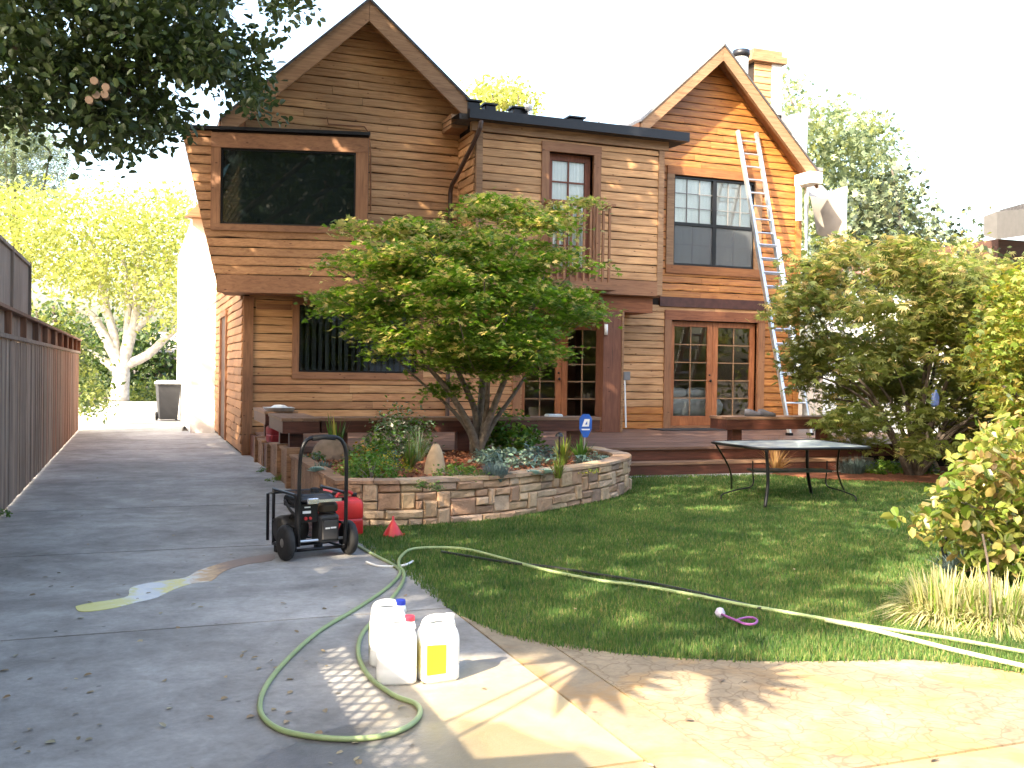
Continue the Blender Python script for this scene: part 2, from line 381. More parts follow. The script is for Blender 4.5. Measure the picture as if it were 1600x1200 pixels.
# patio to the right of the long joint
pat = tag(bpy.data.objects.new('patio', None), kind='structure'); COL.objects.link(pat)
edge = [(x, y) for x, y in LE if x > 1.93 and y < 6.15]
edge2 = [(x, y) for x, y in edge if x > 2.24]
m = MB(); m.prism([(XR+.006, 3.17)]+[(XR+.006, 5.95)]+[(x, y) for x, y in edge if x < 2.2]+[(2.21, 5.3), (2.21, 3.17)], -.1, 0); m.build('slab', patio_smooth_m, pat)
m = MB(); m.prism([(2.222, 3.17), (2.222, 5.28)]+edge2+[(5.2, 3.17)], -.1, -.0012); m.build('slab', patio_m, pat)
m = MB(); m.prism([(XR-.01, 1.2), (XR-.01, 6.0), (2.3, 5.25), (5.2, 3.8), (5.2, 1.2)], -.12, -.014); m.build('joint_filler', soil_m, pat)
m = MB(); m.prism([(XR+.006, 1.2), (XR+.006, 3.15), (5.2, 3.15), (5.2, 1.2)], -.1, -.001); m.build('slab', patio_smooth_m, pat)
# lawn: base sheet and blades
WALL = [tuple(PZ(*p)[:2]) for p in [(550, 823), (620, 823), (700, 818), (780, 811), (850, 800), (910, 789), (950, 780)]]+[(5.95, 11.5), (6.2, 12.0), (6.28, 12.6), (6.3, 13.25)]
LAWN = LE[::-1]  # right to left along the patio
LAWN = [(x, y) for x, y in LAWN]+WALL+[(7.0, 13.2), (9.2, 12.95), (9.5, 12.2), (11.0, 11.2), (11.4, 9.0), (9.0, 6.0), (7.5, 4.6)]
m = MB(); m.prism(LAWN, -.05, -.004); tag(m.build('lawn_soil', lawn_m), kind='structure')
grass_m = leafmat('grass_blades', [(.045, .105, .022), (.06, .135, .027), (.085, .165, .036), (.13, .185, .05), (.25, .22, .10)], .35, .6)
def blades(poly, n, h, w, name, mat, dens_near=True, z=0.0, parent=None, lean=.5):
    xs = np.array([p[0] for p in poly]); ys = np.array([p[1] for p in poly])
    P = np.random.rand(n*5, 2)*[xs.max()-xs.min(), ys.max()-ys.min()]+[xs.min(), ys.min()]
    P = P[inpoly(P[:, 0], P[:, 1], poly)]
    if dens_near:
        d = np.hypot(P[:, 0], P[:, 1]); P = P[np.random.rand(len(P)) < np.clip((5.2/d)**1.3, 0, 1)]
    P = P[:n]; k = len(P); a = np.random.rand(k)*6.283; hh = h*(.5+np.random.rand(k)*.8); l = lean*hh*np.random.rand(k)
    a2 = np.random.rand(k)*6.283; d = np.hypot(P[:, 0], P[:, 1]); ww = w*np.clip(d/6, .7, 2.2)
    base = np.c_[P, np.full(k, z)]
    V = np.empty((k, 3, 3)); off = np.c_[np.cos(a), np.sin(a), np.zeros(k)]*ww[:, None]
    V[:, 0] = base-off; V[:, 1] = base+off; V[:, 2] = base+np.c_[np.cos(a2)*l, np.sin(a2)*l, hh]
    return fast(name, V.reshape(-1, 3), np.arange(k*3).reshape(-1, 3), mat, parent=parent)
gn = grass_m.node_tree; rmp = [x for x in gn.nodes if x.type == 'VALTORGB'][1].color_ramp.elements; rmp[0].color = (.62, .74, .60, 1); rmp[1].color = (1.35, 1.25, 1.15, 1)
tag(blades([(x-.03, y-.035) for x, y in LE[1:]]+[(x+.0, y+.06) for x, y in LE[::-1]], 9000, .035, .0035, 'lawn_fringe', grass_m, z=.001), kind='stuff', label='ragged rim of grass creeping over the concrete edge', cat='grass')
tag(blades(LAWN, 270000, .034, .0035, 'lawn_grass', grass_m), kind='stuff', label='short green lawn between the patio and the deck', cat='grass')

# ------------------------------------------------------------------ leaf clouds
def tmpl(kind):
    def rh(a, L, w, z=0):
        c, s = math.cos(a), math.sin(a)
        q = [(0, 0, 0), (.45*L, -w, z), (L, 0, -z), (.45*L, w, z)]
        return [(x*c-y*s, x*s+y*c, zz) for x, y, zz in q]
    if kind == 'rh': return np.array([rh(0, 1, .26, .06)])
    if kind == 'broad': return np.array([[(0, 0, 0), (.28, -.30, .07), (.70, -.25, .05), (1, 0, -.06)], [(0, 0, 0), (1, 0, -.06), (.70, .25, .05), (.28, .30, .07)]])
    if kind == 'maple': return np.array([rh(a, L, .15, .03) for a, L in ((-1.35, .6), (-.65, .9), (0, 1.05), (.65, .9), (1.35, .6))])
    if kind == 'lace': return np.array([rh(a, L, .10, .05) for a, L in ((-1.0, .8), (-.5, 1.), (0, 1.15), (.5, 1.), (1.0, .8))])
    if kind == 'tri': return np.array([rh(-.6, .8, .16, .03), rh(0, 1, .16, .03), rh(.6, .8, .16, .03)])
    if kind == 'needle': return np.array([rh(0, 1, .06, .0), rh(.8, .8, .06, 0), rh(-.8, .8, .06, 0)])
def leaves(C, size, kind, name, mats, mi=None, parent=None, upb=.6, droop=0., tagk=None):
    """C (n,3) leaf bases"""
    C = np.asarray(C, float); n = len(C); T = tmpl(kind); m = T.shape[0]
    nrm = np.random.randn(n, 3); nrm[:, 2] = np.abs(nrm[:, 2])+upb*2; nrm /= np.linalg.norm(nrm, axis=1)[:, None]
    d = np.random.randn(n, 3); d[:, 2] -= droop*2; d -= nrm*np.sum(d*nrm, 1)[:, None]; d /= np.linalg.norm(d, axis=1)[:, None]
    s = np.cross(nrm, d); sz = size*(.6+.8*np.random.rand(n))
    Q = T.reshape(-1, 3)
    V = C[:, None]+sz[:, None, None]*(Q[None, :, 0, None]*d[:, None]+Q[None, :, 1, None]*s[:, None]+Q[None, :, 2, None]*nrm[:, None])
    # keep each leaf one island: weld first vertex of the lobes
    V = V.reshape(n, m, 4, 3); idx = np.arange(n*m*4).reshape(n, m, 4); idx[:, :, 0] = idx[:, :1, 0]
    mi2 = None if mi is None else np.repeat(mi, m)
    return fast(name, V.reshape(-1, 3), idx.reshape(-1, 4), mats, mi2, parent)
def poly_clumps(poly, n, Y, depth, sizepx=(0, 0), rnd=None):
    xs = [p[0] for p in poly]; ys = [p[1] for p in poly]; out = []
    while len(out) < n:
        x = random.uniform(min(xs), max(xs)); y = random.uniform(min(ys), max(ys))
        if not inpoly(np.array([x]), np.array([y]), poly)[0]: continue
        out.append(PY(x, y, Y+random.uniform(-1, 1)*depth))
    return np.array(out)
def pads(cent, per, rx, rz):
    n = len(cent); r = np.random.randn(n, per, 3)*[rx*.5, rx*.5, rz*.5]
    # pads bow down at the rim
    r[:, :, 2] -= .25*(r[:, :, 0]**2+r[:, :, 1]**2)/max(rx, .01)
    return (cent[:, None]+r).reshape(-1, 3)
def polyline(px, Y): return [PY(x, y, Y if not isinstance(Y, (list, tuple)) else Y[i]) for i, (x, y) in enumerate(px)]
def smoothp(pts, k=4):
    P = [np.array(p, float) for p in pts]; out = []
    for i in range(len(P)-1):
        p0 = P[max(i-1, 0)]; p1 = P[i]; p2 = P[i+1]; p3 = P[min(i+2, len(P)-1)]
        for j in range(k):
            t = j/k; out.append(.5*((2*p1)+(-p0+p2)*t+(2*p0-5*p1+4*p2-p3)*t*t+(-p0+3*p1-3*p2+p3)*t**3))
    out.append(P[-1]); return out
bark_m = plain('bark_grey', (.22, .19, .16), .9, 0, .45, 18, .8)
bark_pale = plain('bark_pale', (.42, .38, .34), .85, 0, .35, 6, .6)
bark_dark = plain('bark_dark', (.09, .07, .055), .9, 0, .4, 14, .8)

# ================================================================== FENCE on the left
fx = -1.3
fence = thing('fence', 'weathered grey board fence with a framed top strip along the left side of the driveway', 'fence', (fx, 12, 0))
def rowboards(parent, x, y0, y1, w, z0, z1, mats, name='board', jz=.012):
    y = y0; meshes = {}
    k = 0
    while y < y1:
        m = MB(); j = random.uniform(-jz, jz); px = random.uniform(-.006, .006)
        m.box(x-.011+px, x+.011+px, y+.004, min(y+w, y1)-.004, z0, z1+j)
        m.build(name, mats(y+w/2), parent); y += w; k += 1
fm = lambda y: fence_m if y < 16 else (fence_red if random.random() < min(1, (y-15)/6) else fence_m)
rowboards(fence, fx, .3, 25.4, .145, .02, 1.80, fm)
m = MB(); m.box(fx-.05, fx+.045, 4.2, 25.42, 1.815, 1.86); m.build('rail', fence_m, fence)
m = MB(); m.box(fx-.07, fx+.07, 4.2, 25.45, 2.105, 2.14); m.build('cap_rail', fence_red, fence)
rowboards(fence, fx-.03, 4.2, 25.4, .3, 1.862, 2.104, fm, 'panel_board', 0)
for y in np.arange(4.2, 25.5, 1.5):
    m = MB(); m.box(fx-.045, fx+.05, y-.03, y+.03, 1.862, 2.104); m.build('upright', fence_red, fence)
for y in (2.0, 4.4, 8.0, 11.9, 15.6, 19.2, 22.8, 25.45):
    m = MB(); m.box(fx-.14, fx-.05, y-.045, y+.045, 0, 2.1); m.build('post', fence_m, fence)
# raised panel on the fence
pnl = MB(); pnl.box(fx-.02, fx+.0, 9.0, 13.9, 2.16, 2.78); pnl.build('raised_panel', fence_m, fence)
for y in (9.0, 12.05, 13.93):
    m = MB(); m.box(fx-.045, fx+.03, y-.035, y+.035, 2.141, 2.83); m.build('panel_post', fence_m, fence)
m = MB(); m.box(fx-.04, fx+.025, 9.0, 13.95, 2.781, 2.82); m.build('panel_rail', fence_m, fence)
# lattice top further forward (just outside the photograph; the diamonds of sunlight on the drive come through it)
lat = thing('lattice_screen', 'brown diamond lattice fixed along the top of the near end of the board fence', 'lattice', (fx, 2, 1.86))
m = MB(); m.box(fx-.02, fx+.02, 1.2, 4.15, 1.81, 1.84); m.box(fx-.02, fx+.02, 1.2, 4.15, 2.04, 2.17); m.box(fx-.018, fx+.018, 1.2, 1.28, 1.84, 2.04); m.box(fx-.018, fx+.018, 4.07, 4.15, 1.84, 2.04); m.build('frame', fence_m, lat)
for sgn in (1, -1):
    for y in np.arange(.6, 5.0, .11):
        a = np.array([fx+sgn*.0045, y, 1.84]); b_ = np.array([fx+sgn*.0045, y+sgn*.2, 2.04])
        if min(a[1], b_[1]) > 1.2 and max(a[1], b_[1]) < 4.15: m = MB(); m.beam(a, b_, .019, .006, (1, 0, 0)); m.build('lath', fence_m, lat)

# ================================================================== HOUSE
house = thing('house', 'two storey brown cedar clad house with two steep gables and a corner bay', 'house', (7, 18, 0))
FC = Pl((0, 18, 0), (1, 0, 0), (0, -1, 0))
MD = Pl((0, 17, 0), (1, 0, 0), (0, -1, 0))
al = math.radians(14.5)
BY = Pl((.62, 17.45, 0), (math.cos(al), -math.sin(al), 0), (-math.sin(al), -math.cos(al), 0))
SW = Pl((1.73, 18, 0), (0, 1, 0), (-1, 0, 0))
MC = Pl((5.66, 18, 0), (0, -1, 0), (-1, 0, 0))
def wallpart(name, P, outline, mat=dark_void, d=-.02, th=.1, label=None):
    V = [P(s, z, d) for s, z in outline]+[P(s, z, d-th) for s, z in outline]; n = len(outline)
    m = MB(); m.add(V, [tuple(range(n-1, -1, -1)), tuple(range(n, 2*n))]+[(i, (i+1) % n, n+(i+1) % n, n+i) for i in range(n)])
    o = m.build(name, mat, house)
    if label: o['label'] = label
    return o
def wall_holes(name, P, lim, z0, z1, holes, mat=dark_void, label=None, step=None):
    """backing wall with window openings, built as strips"""
    m = MB(); zs = sorted(set([z0, z1]+[h[2] for h in holes]+[h[3] for h in holes]+(list(step) if step else [])))
    zs = [z for z in zs if z0 <= z <= z1]
    for a, b in zip(zs[:-1], zs[1:]):
        la, ra = lim(a+1e-4); lb, rb = lim(b-1e-4); cuts = sorted([(h[0], h[1]) for h in holes if h[2] <= a+1e-6 and h[3] >= b-1e-6])
        xs = [None]; segs = []; cur = None
        l = (la, lb)
        for c0, c1 in cuts: segs.append((l, (c0, c0))); l = (c1, c1)
        segs.append((l, (ra, rb)))
        for (p0, p1), (q0, q1) in segs:
            V = [P(p0, a, -.02), P(q0, a, -.02), P(q1, b, -.02), P(p1, b, -.02), P(p0, a, -.12), P(q0, a, -.12), P(q1, b, -.12), P(p1, b, -.12)]
            m.add(V, [(0, 1, 2, 3), (7, 6, 5, 4), (0, 4, 5, 1), (3, 2, 6, 7), (0, 3, 7, 4), (1, 5, 6, 2)])
    o = m.build(name, mat, house)
    if label: o['label'] = label
    return o
def siding(parent, P, lim, z0, z1, holes, mat, h=.15, split=2.9):
    z = z0; cnt = 0
    while z < z1-.02:
        zt = min(z+h, z1); zm = (z+zt)/2
        lb, rb = lim(z); lt, rt_ = lim(zt)
        cuts = sorted([(a, b) for a, b, c, d in holes if c+(.07 if c > .6 else 0) < zm < d-.07]); segs = []; L = (lb, lt)
        for a, b in cuts:
            if a > min(L)+.02: segs.append((L, (a, a)))
            L = (b, b)
        if min(rb, rt_) > min(L)+.02 or True:
            if max(rb, rt_) > max(L)+.02: segs.append((L, (rb, rt_)))
        for (p0, p1), (q0, q1) in segs:
            if max(q0, q1)-min(p0, p1) < .04: continue
            parts = [((p0, p1), (q0, q1))]
            if q0-p0 > split:
                c = random.uniform(p0+1., q0-1.); parts = [((p0, p1), (c-.002, c-.002)), ((c+.002, c+.002), (q0, q1))]
            for (a0, a1), (b0, b1) in parts:
                Ln = max(.01, max(b0, b1)-min(a0, a1)); k = max(1, min(7, int(Ln/.3))); V = []; F = []
                for i in range(k+1):
                    t = i/k; sb = a0+(b0-a0)*t; st = a1+(b1-a1)*t; wv = random.gauss(0, .006); wd = random.gauss(0, .003)
                    V += [P(sb, z+.010+wv, -.019), P(sb, z+.009+wv, .026+wd), P(sb+(st-sb)*.2, z+.030+wv, .029+wd), P(st, zt-.004+wv*.5, .014), P(st, zt-.003, -.019)]
                for i in range(k):
                    j = i*5; F += [(j+a, j+a+1, j+a+6, j+a+5)[::-1] for a in range(4)]
                F += [(0, 1, 2, 3, 4)[::-1], tuple(k*5+a for a in range(5))]
                mt = mat(zm, (a0+b0)/2) if callable(mat) else mat
                m = MB(); m.add(V, F); m.build('siding_board', mt, parent); cnt += 1
        z += h
    return cnt
def trimbox(P, s0, s1, z0, z1, w, mat_h, mat_v, d=.05, name='window_trim', parent=None, bottom=True):
    f = MB(); f.pbox(P, s0, s1, z1-w, z1, -.03, d+.004); o = f.build(name, mat_h, parent)
    if bottom: f = MB(); f.pbox(P, s0, s1, z0, z0+w, -.03, d+.004); f.build('sill_trim', mat_h, o)
    zb = z0+w if bottom else z0
    for a, b in ((s0, s0+w), (s1-w, s1)): f = MB(); f.pbox(P, a, b, zb, z1-w, -.03, d); f.build('jamb_trim', mat_v, o)
    return o

glass_dark = glass('window_glass', (.7, .72, .72), 1.6, .03)
glass_bay = glass('bay_glass', (.25, .3, .3), 1.5, .02, .5, (.02, .03, .03))
glass_door = glass('door_glass', (.96, .97, .96), 1.6, .03)
screen_m = glass('window_screen', (.72, .73, .72), .3, .4, .35, (.25, .26, .27))
# --- left gable (facade plane)
PK = PY(575, 5, 17.6); LE_ = PY(350, 190, 17.6); RE_ = PY(730, 163, 17.6)
pkx, pkz = 3.84, 8.05
rl = (8.05-5.75)/(3.84-1.40); rr_ = (8.05-6.5)/(5.75-3.84)
def limL(z):
    lo = 1.73 if z < 5.85 else max(1.73, pkx-(pkz-z)/rl)
    hi = 5.66 if z < 6.5 else pkx+(pkz-z)/rr_
    if z > pkz: return (pkx, pkx)
    return (lo, min(hi, 5.66))
s0, z1 = FC.hit(458, 470); s1, z0 = FC.hit(640, 592)
LW = (2.58, 5.0, 1.36, 2.80)          # lower left window trim box
bay_hole = (1.9, 3.55, 2.9, 5.5)
leftwall = wall_holes('gable_wall', FC, limL, .0, pkz, [(LW[0]+.12, LW[1]-.12, LW[2]+.12, LW[3]-.12), bay_hole], step=[5.86, 6.5], label='left gable wall of tan cedar boards')
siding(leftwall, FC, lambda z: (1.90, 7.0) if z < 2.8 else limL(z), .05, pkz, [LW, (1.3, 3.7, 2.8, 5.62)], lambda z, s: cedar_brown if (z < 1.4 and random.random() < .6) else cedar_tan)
m = MB(); m.pbox(FC, 1.73, 1.90, 0, 2.8, -.03, .05); m.build('corner_board', trim_v, house)
m = MB(); m.pbox(FC, 5.53, 7.0, 0, 2.8, -.12, -.02); m.build('back_wall_panel', dark_void, house)
m = MB(); m.pbox(FC, 1.95, 2.56, 2.58, 2.68, .0, .04); m.build('vent_strip', trim_brown, house)['label'] = 'dark louvred vent strip beside lower window'
# lower left window: slider
w = trimbox(FC, *LW, .12, trim_brown, trim_v, parent=house, name='window')
w['label'] = 'wide dark sliding window on the ground floor'
m = MB(); a, b, c, d = LW[0]+.12, LW[1]-.12, LW[2]+.12, LW[3]-.12
m.pbox(FC, a, b, c, c+.03, -.06, .01); m.pbox(FC, a, b, d-.03, d, -.06, .01); m.pbox(FC, a, a+.03, c, d, -.06, .008); m.pbox(FC, b-.03, b, c, d, -.06, .008); m.pbox(FC, 3.76, 3.80, c+.03, d-.03, -.06, .012)
m.build('sash', black_metal, w)
m = MB(); m.pbox(FC, a+.03, 3.76, c+.03, d-.03, -.03, -.026); m.pbox(FC, 3.80, b-.03, c+.03, d-.03, -.045, -.041); m.build('pane', glass_dark, w)
m = MB()
for i in range(18):
    x = a+.03+i*.12; m.pbox(FC, x, x+.07, c, d, -.22-.02*(i % 2), -.20-.02*(i % 2))
m.build('blind', plain('blind', (.34, .34, .35), .8), w)
# --- bay
tl = BY.hit(283, 205); tr_ = BY.hit(574, 209); bl = BY.hit(341, 458); br = BY.hit(573, 460); print('bay', tl, tr_, bl, br)
bs1 = BY.hit(575, 300)[0]; bzt = (tl[1]+tr_[1])/2; bzb = 2.82
def limB(z): t = (z-bzb)/(bzt-bzb); return (bl[0]+(tl[0]-bl[0])*t, bs1)
BWs0 = BY.hit(330, 300)[0]; BWs1 = bs1; BWz0 = BY.hit(450, 363)[1]; BWz1 = BY.hit(450, 212)[1]
gs0 = BY.hit(345, 300)[0]; gs1 = BY.hit(556, 300)[0]; gz0 = BY.hit(450, 353)[1]; gz1 = BY.hit(450, 235)[1]
bayw = MB()
o_ = [limB(bzb)[0]+.02, bs1]
def wall_pts(P, lim, z0, z1, holes):
    pass
baywall = wall_holes('bay_wall', BY, limB, bzb, bzt, [(gs0, gs1, gz0, gz1)], label='corner bay with flared left side and one big window')
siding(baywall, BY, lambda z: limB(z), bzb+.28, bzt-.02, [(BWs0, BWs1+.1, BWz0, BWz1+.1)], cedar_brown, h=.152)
m = MB(); m.pbox(BY, bl[0]-.02, bs1+.0, bzb-.02, bzb+.27, -.1, .06); m.build('bay_beam', trim_brown, house)
w = MB()
w.pbox(BY, BWs0, BWs1, gz1, BWz1, -.03, .055); w = w.build('window', trim_brown, house); m = MB(); m.pbox(BY, BWs0, BWs1, BWz0, gz0, -.03, .055); m.build('sill_trim', trim_brown, w); w['label'] = 'big dark picture window of the corner bay'
for a_, b_ in ((BWs0, gs0), (gs1, BWs1)): m = MB(); m.pbox(BY, a_, b_, gz0, gz1, -.03, .05); m.build('jamb_trim', trim_v, w)
m = MB()
for (p, q, r, s) in ((gs0, gs1, gz0, gz0+.03), (gs0, gs1, gz1-.03, gz1), (gs0, gs0+.03, gz0+.03, gz1-.03), (gs1-.03, gs1, gz0+.03, gz1-.03)): m.pbox(BY, p, q, r, s, -.05, .02)
m.build('sash', black_metal, w)
m = MB(); m.pbox(BY, gs0+.03, gs1-.03, gz0+.03, gz1-.03, -.02, -.014); m.build('pane', glass_bay, w)
# bay side, soffit, roof lip
def q3(name, pts, mat, parent=house, label=None):
    m = MB(); m.add(pts, [tuple(range(len(pts)))]); o = m.build(name, mat, parent)
    if label: o['label'] = label
    return o
A = BY(tl[0], bzt, -.02); B = BY(bl[0], bzb, -.02)
m = MB(); m.add([A, B, (1.45, 18.3, bzb), (.9, 18.3, bzt), BY(tl[0]+.08, bzt, -.05), BY(bl[0]+.08, bzb, -.05), (1.53, 18.3, bzb), (.98, 18.3, bzt)], [(0, 1, 2, 3), (7, 6, 5, 4), (0, 4, 5, 1), (2, 6, 7, 3)])
m.build('bay_cheek', cedar_brown, house)
e1 = BY(bs1, bzb, -.02); e2 = BY(bs1, bzt, -.02)
m = MB(); m.add([e1, e2, (e2[0]+.1, 18, bzt), (e1[0]+.1, 18, bzb)], [(0, 1, 2, 3)]); m.build('bay_cheek', cedar_brown, house)
m = MB(); m.add([B, e1, (e1[0]+.1, 18.3, bzb), (1.45, 18.3, bzb)], [(0, 3, 2, 1)]); m.build('bay_soffit', trim_brown, house)
m = MB(); a0 = BY(tl[0]-.03, bzt, .08); a1 = BY(bs1+.03, bzt, .08)
for zz, tt in ((bzt, .055),):
    m.add([a0, a1, (a1[0]+.1, 18.05, zz), (.85, 18.4, zz), a0+[0, 0, tt], a1+[0, 0, tt], (a1[0]+.1, 18.05, zz+tt+.05), (.85, 18.4, zz+tt+.05)], MB.BF)
m.build('bay_roof', gutter_m, house)
# lower side wall with door
side = wall_holes('side_wall', SW, lambda z: (-.02, 6.4), 0, 5.6, [], label='side wall beside the driveway')
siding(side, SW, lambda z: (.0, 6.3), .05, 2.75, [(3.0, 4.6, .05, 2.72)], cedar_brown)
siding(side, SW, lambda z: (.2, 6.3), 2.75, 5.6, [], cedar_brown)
m = MB(); m.pbox(SW, 3.0, 4.6, 2.6, 2.72, -.02, .065); sdf = m.build('side_door_frame', trim_v, house)
for a_, b_ in ((3.0, 3.12), (4.5, 4.6)): m = MB(); m.pbox(SW, a_, b_, .05, 2.598, -.02, .06); m.build('jamb_trim', trim_v, sdf)
m = MB(); m.pbox(SW, 3.12, 4.5, .05, 2.6, -.01, .02); m.build('door', plain('dark_door', (.07, .03, .02), .5), house)
m = MB(); m.tube([SW(.18, .1, .09), SW(.18, 2.8, .09)], .03, 8); 
# --- middle box
mL, mR = 5.66, 9.47; mzb, mzt = 3.06, 6.02
DW = (6.93, 8.14, 3.28, 5.80)   # upper door trim box
mid = wall_holes('upper_wall', MD, lambda z: (mL, mR), mzb, mzt, [(DW[0]+.15, DW[1]-.15, DW[2]+.0, DW[3]-.17)], label='projecting upper wall between the gables')
siding(mid, MD, lambda z: (mL+.12, mR-.1), mzb+.27, mzt-.18, [(DW[0], DW[1], 2, DW[3])], cedar_tan)
m = MB(); m.pbox(MD, mL+.12, mR-.1, mzb-.02, mzb+.26, -.1, .055); m.build('band_board', trim_brown, house)
for a_, b_ in ((mL, mL+.12), (mR-.1, mR+.02)): m = MB(); m.pbox(MD, a_, b_, mzb, mzt-.17, -.03, .045); m.build('corner_board', rake_tan, house)
m = MB(); m.pbox(MD, mL-.1, mR+.1, mzt-.16, mzt, -.05, .06); m.build('fascia_board', rake_tan, house)
ck = wall_holes('cheek_wall', MC, lambda z: (0, 1.0), 2.8, mzt, [], label='narrow left side of the projecting upper wall')
siding(ck, MC, lambda z: (.0, .96), 2.85, mzt-.1, [], cedar_tan)
m = MB(); m.box(mR-.06, mR+.0, 17.03, 17.98, mzb, mzt); m.build('cheek_wall', cedar_tan, house)
m = MB(); m.box(mL, mR, 17.03, 17.98, mzb-.04, mzb-.0); m.build('soffit', trim_brown, house)
m = MB(); m.box(mL+.3, mR-.12, 17.08, 17.95, 2.72, mzb-.045); m.build('floor_beam', wood('beam_red', (.34, .13, .05), (.25, .09, .035), (.16, .05, .02), var=.1), house)
# balcony railing
br_ = thing
rz0, rz1 = 3.22, 4.66
rg = MB(); ra, rb_ = 7.0, 8.27
rg.beam((ra, 16.98, rz1), (ra, 16.62, rz1), .05, .045); rg.beam((ra, 16.62, rz1), (rb_, 16.62, rz1), .05, .045); rg.beam((rb_, 16.62, rz1), (rb_, 16.98, rz1), .05, .045)
rail = rg.build('balcony_rail', trim_brown, house)
k = 0
for x in np.arange(ra, rb_+.01, .13):
    m = MB(); m.box(x-.02, x+.02, 16.60, 16.64, rz0-.1, rz1-.024); m.build('baluster', trim_v, rail)
m = MB(); m.box(ra-.05, rb_+.05, 16.58, 16.94, rz0-.14, rz0-.0); m.build('balcony_floor', trim_brown, rail)
# upper french door with curtains
def french(P, s0, s1, z0, z1, cols, rows, stile, rail_b, rail_t, dd, mat, name, panem, parent=house, munt=.022, label=None, barmat=None):
    m = MB(); I = [(s0, z0), (s1, z0), (s1, z1), (s0, z1)]; J = [(s0+stile, z0+rail_b), (s1-stile, z0+rail_b), (s1-stile, z1-rail_t), (s0+stile, z1-rail_t)]
    m.add([P(a_, b_, dd) for a_, b_ in I+J]+[P(a_, b_, dd-.045) for a_, b_ in I+J], [f_ for i_ in range(4) for f_ in ((i_, (i_+1) % 4, 4+(i_+1) % 4, 4+i_), (8+i_, 12+i_, 12+(i_+1) % 4, 8+(i_+1) % 4), (4+i_, 4+(i_+1) % 4, 12+(i_+1) % 4, 12+i_), (i_, 8+i_, 8+(i_+1) % 4, (i_+1) % 4))])
    o = m.build(name, mat, parent)
    if label: o['label'] = label
    a, b, c, e = s0+stile, s1-stile, z0+rail_b, z1-rail_t
    g = MB()
    for i in range(1, cols): x = a+(b-a)*i/cols; g.pbox(P, x-munt/2, x+munt/2, c, e, dd-.035, dd-.006)
    for i in range(1, rows): zz = c+(e-c)*i/rows; g.pbox(P, a, b, zz-munt/2, zz+munt/2, dd-.036, dd-.009)
    g.build('glazing_bar', barmat or mat, o)
    for i in range(cols):
        for j in range(rows):
            x0 = a+(b-a)*i/cols; x1 = a+(b-a)*(i+1)/cols; y0 = c+(e-c)*j/rows; y1 = c+(e-c)*(j+1)/rows
            q = MB(); q.pbox(P, x0+munt/2+.001, x1-munt/2-.001, y0+munt/2+.001, y1-munt/2-.001, dd-.026+random.uniform(-.001, .001), dd-.022); q.build('pane', panem, o)
    return o
dt = MB(); dt.pbox(MD, DW[0], DW[1], DW[3]-.17, DW[3], -.05, .055); dt = dt.build('door_trim', trim_brown, house)
for a_, b_ in ((DW[0], DW[0]+.15), (DW[1]-.15, DW[1])): m = MB(); m.pbox(MD, a_, b_, DW[2], DW[3]-.17, -.2, .05); m.build('jamb_trim', trim_v, dt)
french(MD, DW[0]+.16, DW[1]-.16, DW[2], DW[3]-.18, 2, 5, .11, .25, .12, -.1, wood('dark_door_wood', (.27, .10, .06), (.2, .07, .04), (.13, .045, .03), (12, 12, 1.5), var=.1, knots=False), 'door', glass_door, label='upper balcony door with white curtain', munt=.03)
def curtain(P, s0, s1, z0, z1, d, mat=curtain_m, folds=14, parent=house):
    k = folds*3; V = []; F = []
    for i in range(k+1):
        s = s0+(s1-s0)*i/k; dd = d+.02*math.sin(i*2.1+math.sin(i*.7)); V += [P(s, z0, dd), P(s, z1, dd)]
    for i in range(k): F.append((2*i, 2*i+2, 2*i+3, 2*i+1))
    m = MB(); m.add(V, F); return m.build('curtain', mat, parent, smooth=True)
curtain(MD, DW[0]+.16, DW[1]-.16, DW[2], DW[3]-.18, -.17)
# middle roof: dark gutter edge + roof plane, things on it
m = MB(); m.box(5.45, 9.9, 16.72, 16.86, mzt+.0, mzt+.17); m.build('gutter', gutter_m, house)
m = MB(); m.add([(5.3, 16.87, mzt+.1), (9.9, 16.87, mzt+.1), (9.9, 24, mzt+.4), (5.3, 24, mzt+.4), (5.3, 16.87, mzt+.0), (9.9, 16.87, mzt+.0), (9.9, 24, mzt+.3), (5.3, 24, mzt+.3)], [(0, 1, 2, 3), (7, 6, 5, 4), (0, 4, 5, 1), (1, 5, 6, 2)])
m.build('roof', roof_m, house, )
for (px, py, w_, h_, mt) in ((738, 158, .25, .08, gutter_m), (764, 163, .22, .07, gutter_m), (812, 170, .34, .10, gutter_m), (898, 184, .3, .09, gutter_m)):
    P = PY(px, py+6, 17.6); m = MB(); m.cbox(P[0]-w_/2, P[0]+w_/2, 17.5, 17.75, mzt+.05, P[2]+h_/2, .02)
    m.box(P[0]-w_*.6, P[0]+w_*.6, 17.46, 17.79, P[2]+h_/2+.001, P[2]+h_/2+.03); m.build('roof_vent', mt, house)
P = PY(826, 168, 17.4); m = MB(); m.lathe([(.01, -.07), (.06, -.05), (.08, 0), (.06, .05), (.01, .07)], 14, tuple(P)); m.tube([(P[0], P[1], P[2]-.3), (P[0], P[1], P[2]-.05)], .02); m.build('vent_ball', white_p, house, smooth=True)
P = PY(936, 180, 19.5); m = MB(); m.tube([(P[0], P[1], 6.0), tuple(P)], .02); m.build('vent_pipe', grey_p, house)
# downspout + elbow at the left of the middle box
m = MB(); m.tube(smoothp([(5.66, 16.72, 5.98), (5.62, 16.8, 5.75), (5.50, 17.6, 5.15), (5.47, 17.87, 4.95), (5.47, 17.9, 4.5), (5.47, 17.9, 2.4), (5.47, 17.9, .45)], 3), .042, 8); m.build('downspout', plain('downspout_brown', (.07, .04, .03), .5), house)
